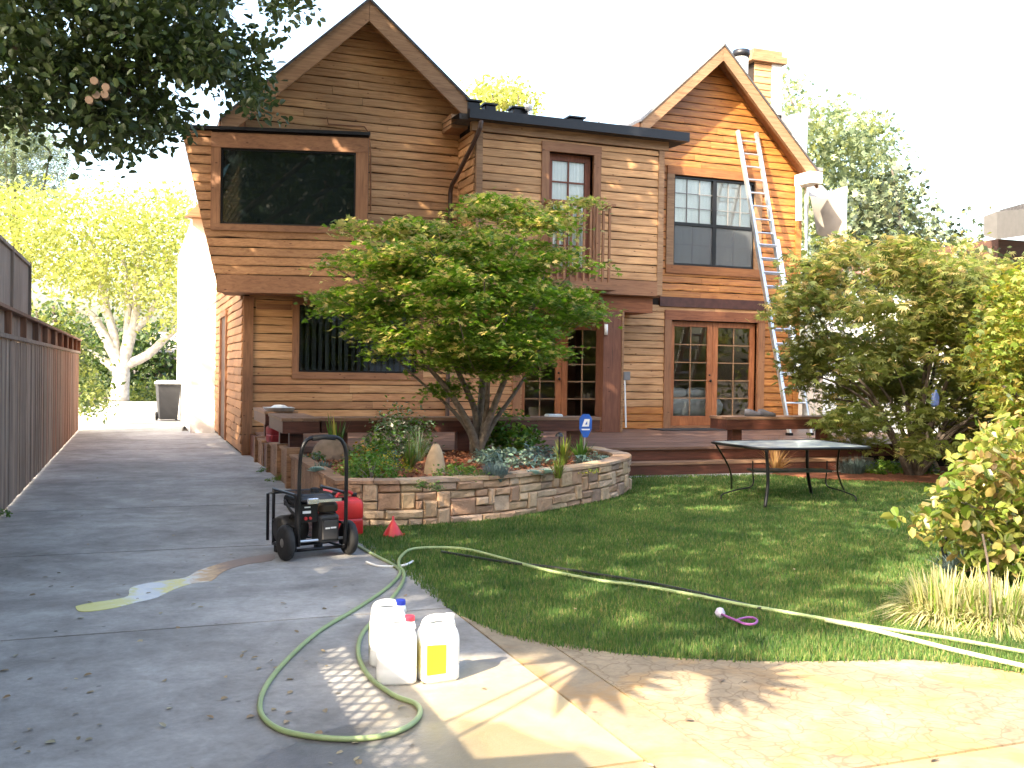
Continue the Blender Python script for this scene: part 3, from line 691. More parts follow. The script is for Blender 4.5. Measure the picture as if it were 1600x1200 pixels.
# --- rakes and roofs
def rake(p, q, drop, thick, name, mat, y0=17.52, y1=17.6):
    m = MB(); (x0, z0_), (x1, z1_) = p, q
    m.add([(x0, y0, z0_-drop), (x1, y0, z1_-drop), (x1, y1, z1_-drop), (x0, y1, z0_-drop), (x0, y0, z0_), (x1, y0, z1_), (x1, y1, z1_), (x0, y1, z0_)], MB.BF); return m.build(name, mat, house)
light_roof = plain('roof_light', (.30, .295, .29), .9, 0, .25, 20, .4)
def roofslab(p, q, name='roof', y0=17.5, y1=27, t=.06, mt=roof_m):
    m = MB(); (x0, z0_), (x1, z1_) = p, q
    m.add([(x0, y0, z0_+.003), (x1, y0, z1_+.003), (x1, y1, z1_+.003), (x0, y1, z0_+.003), (x0, y0, z0_+t), (x1, y0, z1_+t), (x1, y1, z1_+t), (x0, y1, z0_+t)], MB.BF); m.build(name, mt, house)
    m = MB(); m.add([(x0, y1-.1, z0_-.10), (x1, y1-.1, z1_-.10), (x1, 17.61, z1_-.10), (x0, 17.61, z0_-.10), (x0, y1-.1, z0_), (x1, y1-.1, z1_), (x1, 17.61, z1_), (x0, 17.61, z0_)], MB.BF); m.build('roof_soffit', trim_brown, house)
Lp = PY(577, 2, 17.55); Ll = PY(346, 186, 17.55); Lr = PY(731, 157, 17.55); print('rakeL', Lp, Ll, Lr)
rake((Ll[0], Ll[2]), (Lp[0]-.002, Lp[2]), .36, 0, 'rake_board', rake_tan); rake((Lp[0]+.002, Lp[2]), (Lr[0], Lr[2]), .36, 0, 'rake_board', rake_tan)
roofslab((Ll[0]-.03, Ll[2]-.03), (Lp[0], Lp[2]), y1=24.0); roofslab((Lp[0], Lp[2]), (Lr[0]+.03, Lr[2]-.03))
m = MB(); m.box(Lr[0]-.36, Lr[0]-.04, 17.4, 18, Lr[2]-.56, Lr[2]-.32); m.build('eave_return', rake_tan, house)
Rp = PY(1130, 72, 17.55); Rl = PY(1003, 188, 17.55); Rr = PY(1278, 272, 17.55); print('rakeR', Rp, Rl, Rr)
rake((Rl[0], Rl[2]), (Rp[0]-.002, Rp[2]), .30, 0, 'rake_board', rake_tan); rake((Rp[0]+.002, Rp[2]), (Rr[0], Rr[2]), .30, 0, 'rake_board', rake_tan)
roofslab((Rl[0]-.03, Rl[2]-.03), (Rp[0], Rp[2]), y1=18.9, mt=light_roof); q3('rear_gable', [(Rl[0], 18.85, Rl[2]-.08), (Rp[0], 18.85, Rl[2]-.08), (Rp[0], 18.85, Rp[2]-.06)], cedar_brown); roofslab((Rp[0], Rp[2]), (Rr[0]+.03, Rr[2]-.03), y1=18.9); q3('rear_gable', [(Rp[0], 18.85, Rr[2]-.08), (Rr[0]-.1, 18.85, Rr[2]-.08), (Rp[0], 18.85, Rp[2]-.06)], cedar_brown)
m = MB(); m.box(13.2, 13.52, 17.38, 17.9, 5.62, 5.86); m.build('eave_return', white_p, house)
# --- right gable wall
gl = (Rp[2]-.05-Rl[2])/(Rp[0]-Rl[0]); gr = (Rp[2]-Rr[2])/(Rr[0]-Rp[0])
def limR(z):
    lo = 9.0 if z < 6.2 else Rp[0]-(Rp[2]-.08-z)/gl
    hi = min(13.42, Rp[0]+(Rp[2]-.08-z)/gr)
    if z > Rp[2]-.1: return (Rp[0], Rp[0])
    return (max(lo, 9.0), hi)
UW = (10.12, 12.42, 3.62, 5.82)
LD = (10.12, 12.55, .41, 2.86)
MDR = (6.8, 8.95, .41, 2.72)
rightwall = wall_holes('gable_wall', FC, limR, 0, Rp[2]-.1, [(UW[0]+.18, UW[1]-.14, UW[2]+.18, UW[3]-.2), (LD[0]+.16, LD[1]-.16, LD[2], LD[3]-.22)], step=[6.2, 6.4], label='right gable wall of orange stained boards')
hb = lambda z, s: cedar_orange if z > 2.9 or z < .9 or s > 12.6 else cedar_tan
siding(rightwall, FC, lambda z: (9.05 if z < 3.1 else 9.6, limR(z)[1]) if z < 6.2 else limR(z), .41, Rp[2]-.12, [UW, LD, (9, 12.6, 2.92, 3.14)], hb)
m = MB(); m.pbox(FC, 10.0, 12.6, 2.93, 3.13, 0, .05); m.build('band_board', plain('dark_band', (.08, .03, .022), .6, 0, .3), house)
m = MB(); m.pbox(FC, 13.3, 13.44, .41, 5.6, -.03, .05); m.build('corner_board', cedar_orange, house)
m = MB(); m.box(13.4, 13.46, 18.0, 27, 0, 5.7); m.build('side_wall', cedar_brown, house)
m = MB(); m.box(1.8, 13.4, 26.9, 27, 0, 5.7); m.build('rear_wall', cedar_brown, house)
m = MB(); m.add([(Lp[0]-2.3, 26.9, 5.7), (Lr[0], 26.9, 5.7), (Lp[0], 26.9, Lp[2]-.1)], [(0, 1, 2)]); m.build('rear_gable', cedar_brown, house)
m = MB(); m.box(1.8, 13.4, 21.2, 21.25, 0, 5.9); m.box(1.8, 13.4, 18.15, 26.9, 2.84, 2.9); m.box(1.8, 13.4, 18.15, 26.9, .38, .405); m.box(9.6, 9.65, 18.15, 21.2, 0, 5.8); m.box(6.0, 6.05, 18.15, 21.2, 0, 5.8); m.box(1.8, 13.4, 18.2, 26.9, 5.86, 5.9); m.build('room', room_m, house)
# upper right window (double sash with curtains)
w = trimbox(FC, *UW, .17, wood('trim_orange', (.40, .17, .06), (.3, .12, .04), (.2, .075, .025), var=.1), rake_tan, parent=house, name='window', d=.055); w['label'] = 'black framed double sash window with white curtains behind the ladder'
a, b, c, d = UW[0]+.18, UW[1]-.16, UW[2]+.18, UW[3]-.2
midx = (a+b)/2; midz = c+(d-c)*.47
fr = MB()
for (p, q) in ((a, a+.03), (b-.03, b), (midx-.045, midx+.045)): fr.pbox(FC, p, q, c, d, -.07, .012)
for (p, q) in ((c, c+.04), (d-.03, d), (midz-.03, midz+.03)): fr.pbox(FC, a+.03, b-.03, p, q, -.07, .010)
fr.build('sash', black_metal, w)
for (p, q) in ((a+.03, midx-.045), (midx+.045, b-.03)):
    gb = MB()
    for i in (1, 2): x = p+(q-p)*i/3; gb.pbox(FC, x-.007, x+.007, midz+.03, d-.03, -.05, -.02); zz = midz+.03+(d-midz-.06)*i/3; gb.pbox(FC, p, q, zz-.007, zz+.007, -.049, -.021)
    x = (p+q)/2; gb.pbox(FC, x-.007, x+.007, c+.04, midz-.03, -.05, -.02); zz = (c+.04+midz-.03)/2; gb.pbox(FC, p, q, zz-.007, zz+.007, -.049, -.021)
    gb.build('glazing_bar', grey_p, w)
    for i in range(3):
        for j in range(3):
            q_ = MB(); u0 = p+(q-p)*i/3; u1 = p+(q-p)*(i+1)/3; v0 = midz+.03+(d-midz-.06)*j/3; v1 = midz+.03+(d-midz-.06)*(j+1)/3
            q_.pbox(FC, u0+.008, u1-.008, v0+.008, v1-.008, -.04, -.037); q_.build('pane', glass_door, w)
    for i in range(2):
        for j in range(2):
            q_ = MB(); u0 = p+(q-p)*i/2; u1 = p+(q-p)*(i+1)/2; hh = (midz-.03-c-.04)/2; v0 = c+.04+hh*j
            q_.pbox(FC, u0+.008, u1-.008, v0+.008, v0+hh-.008, -.04, -.037); q_.build('pane', glass_door, w)
    q_ = MB(); q_.pbox(FC, p, q, c+.04, midz-.03, -.015, -.012); q_.build('insect_screen', screen_m, w)
curtain(FC, a, b, c, d, -.085)
# lower right french doors
def doors(LD, cols, label, trimw=.16, knob=True, trimm=None):
    t = MB(); t.pbox(FC, LD[0], LD[1], LD[3]-.2, LD[3], -.03, .06); t = t.build('door_trim', trimm or trim_brown, house); t['label'] = label
    for a_, b_ in ((LD[0], LD[0]+trimw), (LD[1]-trimw, LD[1])): m = MB(); m.pbox(FC, a_, b_, LD[2], LD[3]-.2, -.2, .055); m.build('jamb_trim', trim_v, t)
    a, b = LD[0]+trimw+.01, LD[1]-trimw-.01; mid_ = (a+b)/2
    for i, (p, q) in enumerate(((a, mid_-.004), (mid_+.004, b))):
        o = french(FC, p, q, LD[2]+.06, LD[3]-.215, 2, 5, .125, .2, .11, -.07, doorwood, 'door', glass_door, barmat=rake_tan)
        k = MB(); x = (q-.06) if i == 0 else p+.06
        if i == 0:
            zc = LD[2]+1.0; k.lathe([(.006, 0), (.012, -.02), (.028, -.035), (.03, -.05), (.018, -.06)], 12, tuple(FC(x, zc, -.07)), 'y'); k.lathe([(.02, 0), (.02, -.012)], 12, tuple(FC(x, zc+.12, -.07)), 'y'); k.build('handle', black_metal, o, smooth=True)
    m = MB(); m.pbox(FC, a, b, LD[2]+.002, LD[2]+.055, -.2, .02); m.build('sill', trim_brown, t)
doors(LD, 2, 'french doors below the black framed window', trimm=wood('trim_red', (.33, .13, .06), (.24, .09, .04), (.15, .05, .025), var=.1))
doors(MDR, 2, 'french doors below the balcony, half behind the maple')
wall_holes('recess_wall', FC, lambda z: (6.8, 9.05), .3, 3.1, [(MDR[0]+.16, MDR[1]-.16, MDR[2], MDR[3]-.2)], trim_brown)
# bed behind the right doors
bed = thing('bed', 'bed with pale blue white linen seen through the right french doors', 'bed', (11.2, 19, .41))
m = MB(); m.cbox(10.35, 11.95, 18.32, 20.3, .45, 1.08, .12); m.build('duvet', bed_m, bed, smooth=True, subd=1)
for x in (10.42, 11.0):
    m = MB(); m.cbox(x, x+.54, 18.34, 18.75, 1.03, 1.26, .07); m.build('pillow', bed_m, bed, smooth=True, subd=2)
# post under the overhang
m = MB(); m.box(8.28, 8.66, 17.02, 17.35, .412, 2.72); m.build('post', wood('post_brown', (.23, .10, .055), (.17, .07, .04), (.1, .04, .025), (12, 12, 1.), var=.1), house)
m = MB(); m.box(8.661, 8.70, 17.0, 17.04, .412, 2.72); m.build('post_trim', rake_tan, house)
# chimney
ch = MB(); c0 = PY(1190, 150, 21)
x0, x1 = PY(1177, 150, 21)[0], PY(1203, 150, 21)[0]+.35
zt = PY(1190, 97, 21)[2]; zcap = PY(1190, 80, 21)[2]
chim = MB(); chim.box(x0+.04, x1-.04, 21.04, 21.9, 5, zt); chim = chim.build('chimney', dark_void, house)
CP = Pl((0, 21.04, 0), (1, 0, 0), (0, -1, 0))
siding(chim, CP, lambda z: (x0+.04, x1-.3), zt-1.8, zt, [], cedar_tan, h=.16)
m = MB(); m.box(x1-.3, x1-.0, 21.0, 21.95, 5, zt); m.build('corner_board', white_p, chim)
m = MB(); m.box(x0-.12, x1+.08, 20.9, 22.0, zt+.002, zcap-.1); m.box(x0-.02, x1-.02, 20.98, 21.9, zcap-.098, zcap+.05); m.build('cap', rake_tan, chim)
P = PY(1158, 90, 20.3); m = MB(); m.lathe([(.17, -1.6), (.17, .0)], 16, tuple(P)); m.build('flue', white_p, house, smooth=True)
m = MB(); m.lathe([(.19, 0), (.21, .08), (.2, .16), (.03, .2)], 16, tuple(P)); m.lathe([(.19, 0), (.12, .02)], 16, tuple(P)); m.build('flue_cap', gutter_m, house, smooth=True)
P = PY(1249, 205, 21); m = MB(); m.lathe([(.2, -1.4), (.2, .4)], 14, tuple(P)); m.lathe([(.09, .4), (.09, .62)], 14, (P[0]+.2, P[1], P[2]-.05)); m.build('flue', white_p, house, smooth=True)
m = MB(); m.box(P[0]-.66, P[0]-.2, 21, 21.3, P[2]-.3, P[2]+.35); m.build('roof_box', grey_p, house); m = MB(); m.box(P[0]-.1, P[0]+.75, 21.0, 21.5, P[2]-.95, P[2]-.86); m.build('roof_ledge', grey_p, house)
# wing beyond, in full sun
wx0, wx1 = 1.16, 1.72
m = MB(); m.box(wx0, 1.72, 24.3, 33, 0, 5.0); m.build('wing_wall', white_p, house)['label'] = 'white sunlit wall of the rear wing'
m = MB(); P = PY(303, 312, 24.1); m.add([(.98, 24.05, 5.0), (1.7, 24.05, 5.0), (1.7, 24.05, 5.75), (.98, 24.4, 5.0), (1.7, 24.4, 5.0), (1.7, 24.4, 5.75)], [(0, 1, 2), (3, 5, 4), (0, 2, 5, 3), (0, 3, 4, 1)]); m.build('wing_eave', rake_tan, house)
m = MB(); m.tube([PY(322, 486, 24.2), PY(341, 468, 23)], .012); m.build('cable', grey_p, house)
# cable above the bay
pts = [FC(*FC.hit(x, y), .07) for x, y in [(510, 184), (512, 195), (540, 197), (568, 199), (575, 208), (578, 240), (578, 330)]]
m = MB(); m.tube(pts, .014, 6); m.build('cable', trim_brown, house)
# right corner: white pipes
m = MB()
for (xa, ya, xb, yb, r) in ((1248, 292, 1248, 345, .07), (1259, 292, 1260, 660, .022), (1270, 420, 1272, 660, .018)):
    a_ = PY(xa, ya, 17.8); b_ = PY(xb, yb, 17.8); m.tube([a_, b_], r, 8)
m.build('wall_pipe', white_p, house)
# lamp fixture on post
m = MB(); P = PY(947, 515, 16.98); m.tube([P+[0, 0, -.1], P+[0, 0, .1]], .035, 10); m.build('wall_lamp', white_p, house, smooth=True)

# tarp canopy right of the house
tarp = thing('tarp_canopy', 'sagging beige tarpaulin hung beside the right corner of the house', 'tarp', (14.8, 19, 0))
k = 10; V = []; F = []
tp = [PY(1262, 287, 19), PY(1322, 291, 18.5), PY(1318, 368, 18.5), PY(1276, 362, 19)]
for i in range(k+1):
    for j in range(k+1):
        u, v = i/k, j/k; p = (tp[0]*(1-u)+tp[1]*u)*(1-v)+(tp[3]*(1-u)+tp[2]*u)*v
        p = p+np.array([0, .35*math.sin(u*3.1)*(v), -.12*math.sin(u*3.1)*(1-v)+.02*math.sin(9*u+5*v)]); V.append(p)
for i in range(k):
    for j in range(k): a_ = i*(k+1)+j; F.append((a_, a_+k+1, a_+k+2, a_+1))
m = MB(); m.add(V, F); m.build('cloth', plain('tarp_beige', (.30, .27, .235), .8, 0, .1, 3), tarp, smooth=True)
m = MB(); m.add([PY(1264, 288, 18.6), PY(1284, 289, 18.6), PY(1300, 306, 18.2), PY(1285, 310, 18.2), PY(1264, 306, 18.4)], [(0, 1, 2, 3, 4)]); m.build('dark_flap', grey_p, tarp)
m = MB(); m.tube([PY(1322, 291, 18.5), (PY(1322, 291, 18.5)[0], 18.5, 0)], .03); m.tube([PY(1262, 287, 19), (PY(1262, 287, 19)[0], 19, 0)], .03); m.build('pole', alu, tarp)

# ================================================================== DECK
deck = thing('deck', 'dark red brown wooden deck with two steps in front of the house', 'deck', (7, 15, 0))
dz = .41
y = 13.52; k = 0
while y < 17.98:
    m = MB(); x0_ = 1.95 if y < 17.9 else 1.95; m.box(x0_, 14.2, y, min(y+.138, 17.985), dz-.035, dz+random.uniform(-.0015, .0015)); m.build('deck_board', deck_top_m, deck); y += .143
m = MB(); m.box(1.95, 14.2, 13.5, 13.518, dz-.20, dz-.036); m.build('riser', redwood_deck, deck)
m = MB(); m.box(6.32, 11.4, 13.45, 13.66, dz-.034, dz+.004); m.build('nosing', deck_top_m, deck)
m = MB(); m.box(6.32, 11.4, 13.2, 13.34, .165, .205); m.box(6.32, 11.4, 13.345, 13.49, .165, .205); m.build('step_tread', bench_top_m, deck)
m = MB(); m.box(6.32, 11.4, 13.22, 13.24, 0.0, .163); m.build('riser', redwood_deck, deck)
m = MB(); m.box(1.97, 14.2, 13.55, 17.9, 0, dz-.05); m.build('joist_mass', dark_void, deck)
m = MB(); m.prism([(6.34, 13.06), (9.3, 12.86), (11.4, 12.9), (11.4, 13.2), (6.34, 13.2)], -.05, .012); tag(m.build('edging', concrete('edging_concrete', (.45, .43, .40), (.35, .33, .31))), kind='structure')
m = MB(); m.box(9.75, 12.7, 17.3, 17.95, dz+.004, dz+.016); o = m.build('door_mat', plain('mat_dark', (.03, .03, .032), .9, 0, .4, 40, .6)); tag(o, 'dark doormat lying in front of the right french doors', 'doormat')
o.data.transform(Matrix.Translation((-9.75*0, 0, 0)))
def bench(x0, x1, y0, y1, z, label, legs, boardw=.14, along='x', fas=.2):
    b = thing('bench', label, 'bench', ((x0+x1)/2, (y0+y1)/2, dz), group='built in deck benches')
    if along == 'x':
        yy = y0
        while yy < y1-.02: m = MB(); m.box(x0, x1, yy, min(yy+boardw-.006, y1), z-.04, z+random.uniform(-.001, .001)); m.build('plank', bench_top_m, b); yy += boardw
    else:
        xx = x0
        while xx < x1-.02: m = MB(); m.box(xx, min(xx+boardw-.006, x1), y0, y1, z-.04, z+random.uniform(-.001, .001)); m.build('plank', bench_top_m, b); xx += boardw
    m = MB(); e = .012
    m.box(x0+e, x1-e, y0+e, y0+.05, z-fas, z-.042); m.box(x0+e, x1-e, y1-.05, y1-e, z-fas, z-.042); m.box(x0+e, x0+.05, y0+.052, y1-.052, z-fas, z-.042); m.box(x1-.05, x1-e, y0+.052, y1-.052, z-fas, z-.042)
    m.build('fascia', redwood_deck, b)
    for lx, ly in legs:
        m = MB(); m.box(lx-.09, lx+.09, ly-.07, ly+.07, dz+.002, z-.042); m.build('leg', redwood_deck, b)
    return b
bench(2.30, 6.45, 13.3, 13.75, .885, 'long deck bench behind the planter, between maple and house', [(2.6, 13.5), (4.35, 13.5), (6.1, 13.5)])
bench(1.78, 2.29, 13.25, 14.7, .885, 'short bench at the left front corner of the deck', [(2.0, 13.5), (2.0, 14.45)], along='y')
bench(1.80, 2.3, 15.3, 16.9, .885, 'small bench against the left house corner with a silver tray on it', [(2.05, 15.5), (2.05, 16.7)], along='y')
bench(8.62, 11.0, 13.3, 13.8, .885, 'bench on the right of the deck steps with shoes on it', [(8.9, 13.5), (10.6, 13.5)])
# silver tray and cloth
t = thing('metal_tray', 'silver foil tray with a crumpled cloth on the small left bench', 'tray', (2.0, 15.6, .885))
m = MB(); m.loft([[(x, y, z) for x, y in ((1.82+i, 15.32+i), (2.26-i, 15.32+i), (2.26-i, 15.75-i), (1.82+i, 15.75-i))] for i, z in ((.03, .888), (0, .94), (.012, .938), (.04, .895))]); m.build('tray', alu, t)
m = MB(); m.lathe([(.15, 0), (.14, .04), (.08, .075), (.02, .08)], 9, (2.05, 15.55, .9)); m.build('cloth', white_p, t)
m = MB(); 
o = thing('paint_tray', 'small white tray left on the long deck bench near the doors', 'tray', tuple(PY(865, 650, 13.5)*[1, 1, 0]+[0, 0, .886]))
m = MB(); P = o.location; m.cbox(P.x-.12, P.x+.12, P.y-.08, P.y+.08, .888, .925, .015); m.build('tray', white_p, o)
# shoes
def shoe(x, y, rz, label):
    t = thing('shoe', label, 'shoe', (x, y, .887), rz, group='pair of grey shoes')
    m = MB(); secs = [(-.14, .035, .085), (-.11, .042, .10), (-.05, .04, .10), (.0, .042, .075), (.06, .05, .055), (.11, .045, .045), (.15, .02, .03)]
    rings = [[(x_, w_*math.cos(a), .02+max(0, math.sin(a))*h_) for a in np.linspace(0, 2*math.pi, 10, endpoint=False)] for x_, w_, h_ in secs]
    m.loft(rings); m.build('upper', plain('shoe_grey', (.12, .115, .13), .8), t, world=False, smooth=True)
    m = MB(); m.loft([[(x_, (w_+.005)*math.cos(a), .01+.012*math.sin(a)) for a in np.linspace(0, 2*math.pi, 10, endpoint=False)] for x_, w_, h_ in secs]); m.build('sole', plain('shoe_sole', (.06, .06, .065), .8), t, world=False, smooth=True)
P = PY(1184, 647, 13.5); shoe(P[0]-.08, 13.5, -.5, 'grey shoe standing at the back of the pair on the right bench'); shoe(P[0]+.12, 13.44, -.3, 'grey shoe in front of its pair on the right bench')
# broom / squeegee pole leaning beside the post
br2 = thing('squeegee_pole', 'white pole with a grey head leaning upright against the wall beside the post', 'pole', (9.0, 17.7, dz))
a_ = PY(978, 668, 17.6); b_ = PY(976, 590, 17.9); m = MB(); m.tube([a_, b_], .018, 8); m.build('shaft', white_p, br2)
m = MB(); m.box(b_[0]-.04, b_[0]+.1, b_[1]-.05, b_[1]+.03, b_[2]-.05, b_[2]+.12); m.build('head', grey_p, br2)

# ladder
lad = thing('ladder', 'tall aluminium extension ladder leaning against the right gable', 'ladder', (11.95, 15.8, dz))
BL, BR = PZ(1241, 680, dz+.01), PZ(1270, 680, dz+.01); TL, TR = FC(*FC.hit(1150, 205), .06), FC(*FC.hit(1179, 209), .06)
BL[1] = BR[1] = 15.75; TL[2] = TR[2] = (TL[2]+TR[2])/2
nrm_ = np.array([0, -.93, .36]); 
for B_, T_ in ((BL, TL), (BR, TR)):
    d_ = T_-B_
    m = MB(); m.beam(B_+d_*.14+[0, .0, 0], T_, .055, .085, nrm_); m.build('upper_rail', alu, lad)
    sx = -.045 if B_ is BL else .045
    m = MB(); m.beam(B_+[sx, -.04, 0], B_+d_*.62+[sx, -.04, 0], .04, .085, nrm_); m.build('lower_rail', alu, lad)
    m = MB(); m.box(B_[0]+sx-.04, B_[0]+sx+.04, B_[1]-.09, B_[1]+.04, dz+.003, dz+.05); m.build('foot', black_metal, lad)
L_ = np.linalg.norm(TL-BL); k = 1
s = .3
while s < L_-.1:
    a_, b_ = BL+(TL-BL)*s/L_, BR+(TR-BR)*s/L_
    m = MB()
    if s > L_*.14: m.tube([a_, b_], .02, 6)
    if s < L_*.62: m.tube([a_+[-.045, -.04, .03], b_+[.045, -.04, .03]], .02, 6)
    m.build('rung', alu, lad); s += .305

# ================================================================== PLANTER
pl = thing('planter_wall', 'curved raised planter wall of tan dry laid stones', 'planter', (4, 10.5, 0))
stone_m = None
def stonemat():
    m, n, b = newmat('ledge_stone'); mp, oi = coords(n, (1, 1, 1)); a = noise(n, mp.outputs[0], 9, 6, .65)
    r = ramp(n, oi.outputs['Random'], [(0, (.48, .29, .18)), (.2, (.54, .38, .23)), (.4, (.42, .25, .16)), (.6, (.58, .42, .27)), (.78, (.46, .33, .24)), (.92, (.26, .17, .12)), (1, (.54, .34, .20))])
    c = mixc(n, .9, r.outputs[0], ramp(n, a.outputs[0], [(.25, (.6, .58, .55)), (.7, (1.15, 1.12, 1.1))]).outputs[0], 'MULTIPLY')
    n.links.new(c, b.inputs['Base Color']); b.inputs['Roughness'].default_value = .85; bump(n, b, a.outputs[0], 1.0, .035); return m
stone_m = stonemat()
WP = [np.array(p) for p in WALL]; WP[0] = np.array([1.93, WALL[0][1]])
WS = smoothp([np.array([p[0], p[1], 0]) for p in WP], 5)
cum = [0]
for i in range(1, len(WS)): cum.append(cum[-1]+np.linalg.norm(WS[i]-WS[i-1]))
WLEN = cum[-1]
def wpt(s):
    s = min(max(s, 0), WLEN-1e-4); i = max(0, np.searchsorted(cum, s, 'right')-1); i = min(i, len(WS)-2)
    t = (s-cum[i])/(cum[i+1]-cum[i]); p = WS[i]*(1-t)+WS[i+1]*t; d = WS[i+1]-WS[i]; d = d/np.linalg.norm(d)
    return p, np.array([d[1], -d[0], 0])
ROW = [.0, .075, .165, .25, .335, .425]; CW = .075; nc = int(WLEN/CW); occ = np.zeros((5, nc), bool); nst = 0
for r in range(5):
    c = 0
    while c < nc:
        if occ[r, c]: c += 1; continue
        wd = random.choice([2, 3, 3, 4, 4, 5, 5]); ht = 2 if (r < 4 and random.random() < .36) else 1
        if ht == 2: wd = random.choice([2, 3, 4])
        w2 = 0
        while c+w2 < nc and w2 < wd and not occ[r, c+w2] and (ht == 1 or not occ[r+1, c+w2]): w2 += 1
        occ[r:r+ht, c:c+w2] = True
        s0_, s1_ = c*CW+.004, (c+w2)*CW-.004; z0_, z1_ = ROW[r]+.004, ROW[r+ht]-.004
        pr = random.uniform(0, .035); V = []
        rows_ = []
        ks = 3
        rj = lambda: random.uniform(-.010, .010)
        fr0 = [(s0_, z0_), ((s0_+s1_)/2, z0_), (s1_, z0_), (s1_, z1_), ((s0_+s1_)/2, z1_), (s0_, z1_)]
        back = [wpt(a)[0]-wpt(a)[1]*.1+[0, 0, z] for a, z in fr0]
        mid_ = [wpt(a)[0]+wpt(a)[1]*(pr)+[0, 0, z+rj()*.5] for a, z in fr0]
        ins = .016; cx, cz = (s0_+s1_)/2, (z0_+z1_)/2
        frt = [wpt(a+(ins if a < cx-.001 else -ins if a > cx+.001 else 0))[0]+wpt(a)[1]*(pr+.014+rj())+[0, 0, z+(ins if z < cz else -ins)+rj()*.6] for a, z in fr0]
        m = MB(); m.loft([back, mid_, frt], cap=False); m.add(frt, [(0, 1, 4, 5), (1, 2, 3, 4)]); m.build('stone', stone_m, pl); nst += 1
        c += w2
print('stones', nst)
# cap stones
s = 0
while s < WLEN-.05:
    w_ = random.uniform(.22, .42); e_ = min(s+w_, WLEN)
    pts = [wpt(s+.004), wpt((s+e_)/2), wpt(e_-.004)]
    o_ = [p+n_*.045 for p, n_ in pts]+[p-n_*.2 for p, n_ in pts[::-1]]
    zt_ = .462+random.uniform(-.005, .005)
    m = MB(); m.add([q+[0, 0, .428] for q in o_]+[q+[0, 0, zt_] for q in o_], [(5, 4, 3, 2, 1, 0), (6, 7, 8, 9, 10, 11)]+[(i, (i+1) % 6, 6+(i+1) % 6, 6+i) for i in range(6)])
    m.build('cap_stone', stone_m, pl); s = e_
core = []
for s in np.linspace(0, WLEN, 40): p, n_ = wpt(s); core.append((p, n_))
m = MB()
for i in range(39):
    (p, n1), (q, n2) = core[i], core[i+1]
    m.add([p-n1*.04, q-n2*.04, q-n2*.2, p-n1*.2, p-n1*.04+[0, 0, .42], q-n2*.04+[0, 0, .42], q-n2*.2+[0, 0, .42], p-n1*.2+[0, 0, .42]], MB.BF)
m.build('mortar', plain('mortar_dark', (.17, .125, .09), .95), pl)
bedpoly = [tuple((p-n_*.15)[:2]) for p, n_ in core]+[(6.15, 13.45), (1.98, 13.45), (1.98, 9.7)]
# mulch with a little relief
m = MB(); m.prism(bedpoly, .0, .385); tag(m.build('planter_soil', mulch_m), kind='structure')
P = np.random.rand(14000, 2)*[5, 4.5]+[1.9, 9.3]; P = P[inpoly(P[:, 0], P[:, 1], bedpoly)]
chip_m = leafmat('mulch_chips', [(.30, .10, .045), (.20, .065, .03), (.40, .16, .07), (.13, .05, .03)], 0, .9)
tag(leaves(np.c_[P, .388+np.random.rand(len(P))*.02], .05, 'rh', 'bark_chips', chip_m, upb=1.2), kind='stuff', label='red brown bark chips covering the planter soil', cat='mulch')
# timber retaining side along the drive
tw = thing('timber_wall', 'stepped timber retaining wall along the edge of the driveway', 'retaining wall', (1.9, 12, 0))
def timbers(y0, y1, zt, x=1.88):
    n_ = int(round((y1-y0)/.2)); w_ = (y1-y0)/n_
    for i in range(n_):
        m = MB(); m.box(x-.03+random.uniform(-.004, .004), x+.07, y0+i*w_+.004, y0+(i+1)*w_-.004, 0, zt+random.uniform(-.006, .006)); m.build('plank', timber_m, tw)
    m = MB(); m.box(x-.05, x+.12, y0, y1, zt+.008, zt+.045); m.build('cap_board', timber_m, tw)
timbers(9.72, 12.95, .40); timbers(13.0, 13.9, .44); timbers(13.95, 15.0, .40); timbers(15.9, 16.6, .36)
for y_, z_ in ((12.97, .52), (13.92, .50), (16.65, .42), (15.03, .42)):
    m = MB(); m.box(1.80, 1.98, y_-.07, y_+.07, 0, z_); m.build('post', timber_m, tw)
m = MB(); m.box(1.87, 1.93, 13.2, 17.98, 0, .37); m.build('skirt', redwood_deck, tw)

# boulders
def boulder(name, label, c, rx, ry, h, col, seed, point=.0):
    rnd = random.Random(seed); rings = []; n = 14
    ph = [rnd.uniform(.86, 1.12) for _ in range(n)]
    for t in (0, .08, .25, .45, .65, .82, .93, 1.0):
        r = (1-point*t)*math.sqrt(max(0, 1-max(0, (t-.35)/.68)**2.3)) if t > .35 else 1-point*t
        rings.append([(c[0]+rx*r*ph[j]*math.cos(6.283*j/n)+point*.1*t*rx, c[1]+ry*r*ph[j]*math.sin(6.283*j/n), c[2]-.03+h*t*(1+.02*rnd.random())) for j in range(n)])
    m = MB(); m.loft(rings); o = m.build(name, plain(name+'_rock_'+str(seed), col, .9, 0, .22, 9, .8), smooth=True); tag(o, label, 'rock')
P = PZ(680, 742, .385); boulder('boulder', 'upright pointed tan rock standing in the planter', P, .13, .09, .37, (.46, .33, .20), 3, .35)
P = PZ(517, 718, .385); boulder('boulder', 'rounded brown boulder in the left end of the planter', P, .26, .2, .30, (.24, .17, .12), 5, .1)

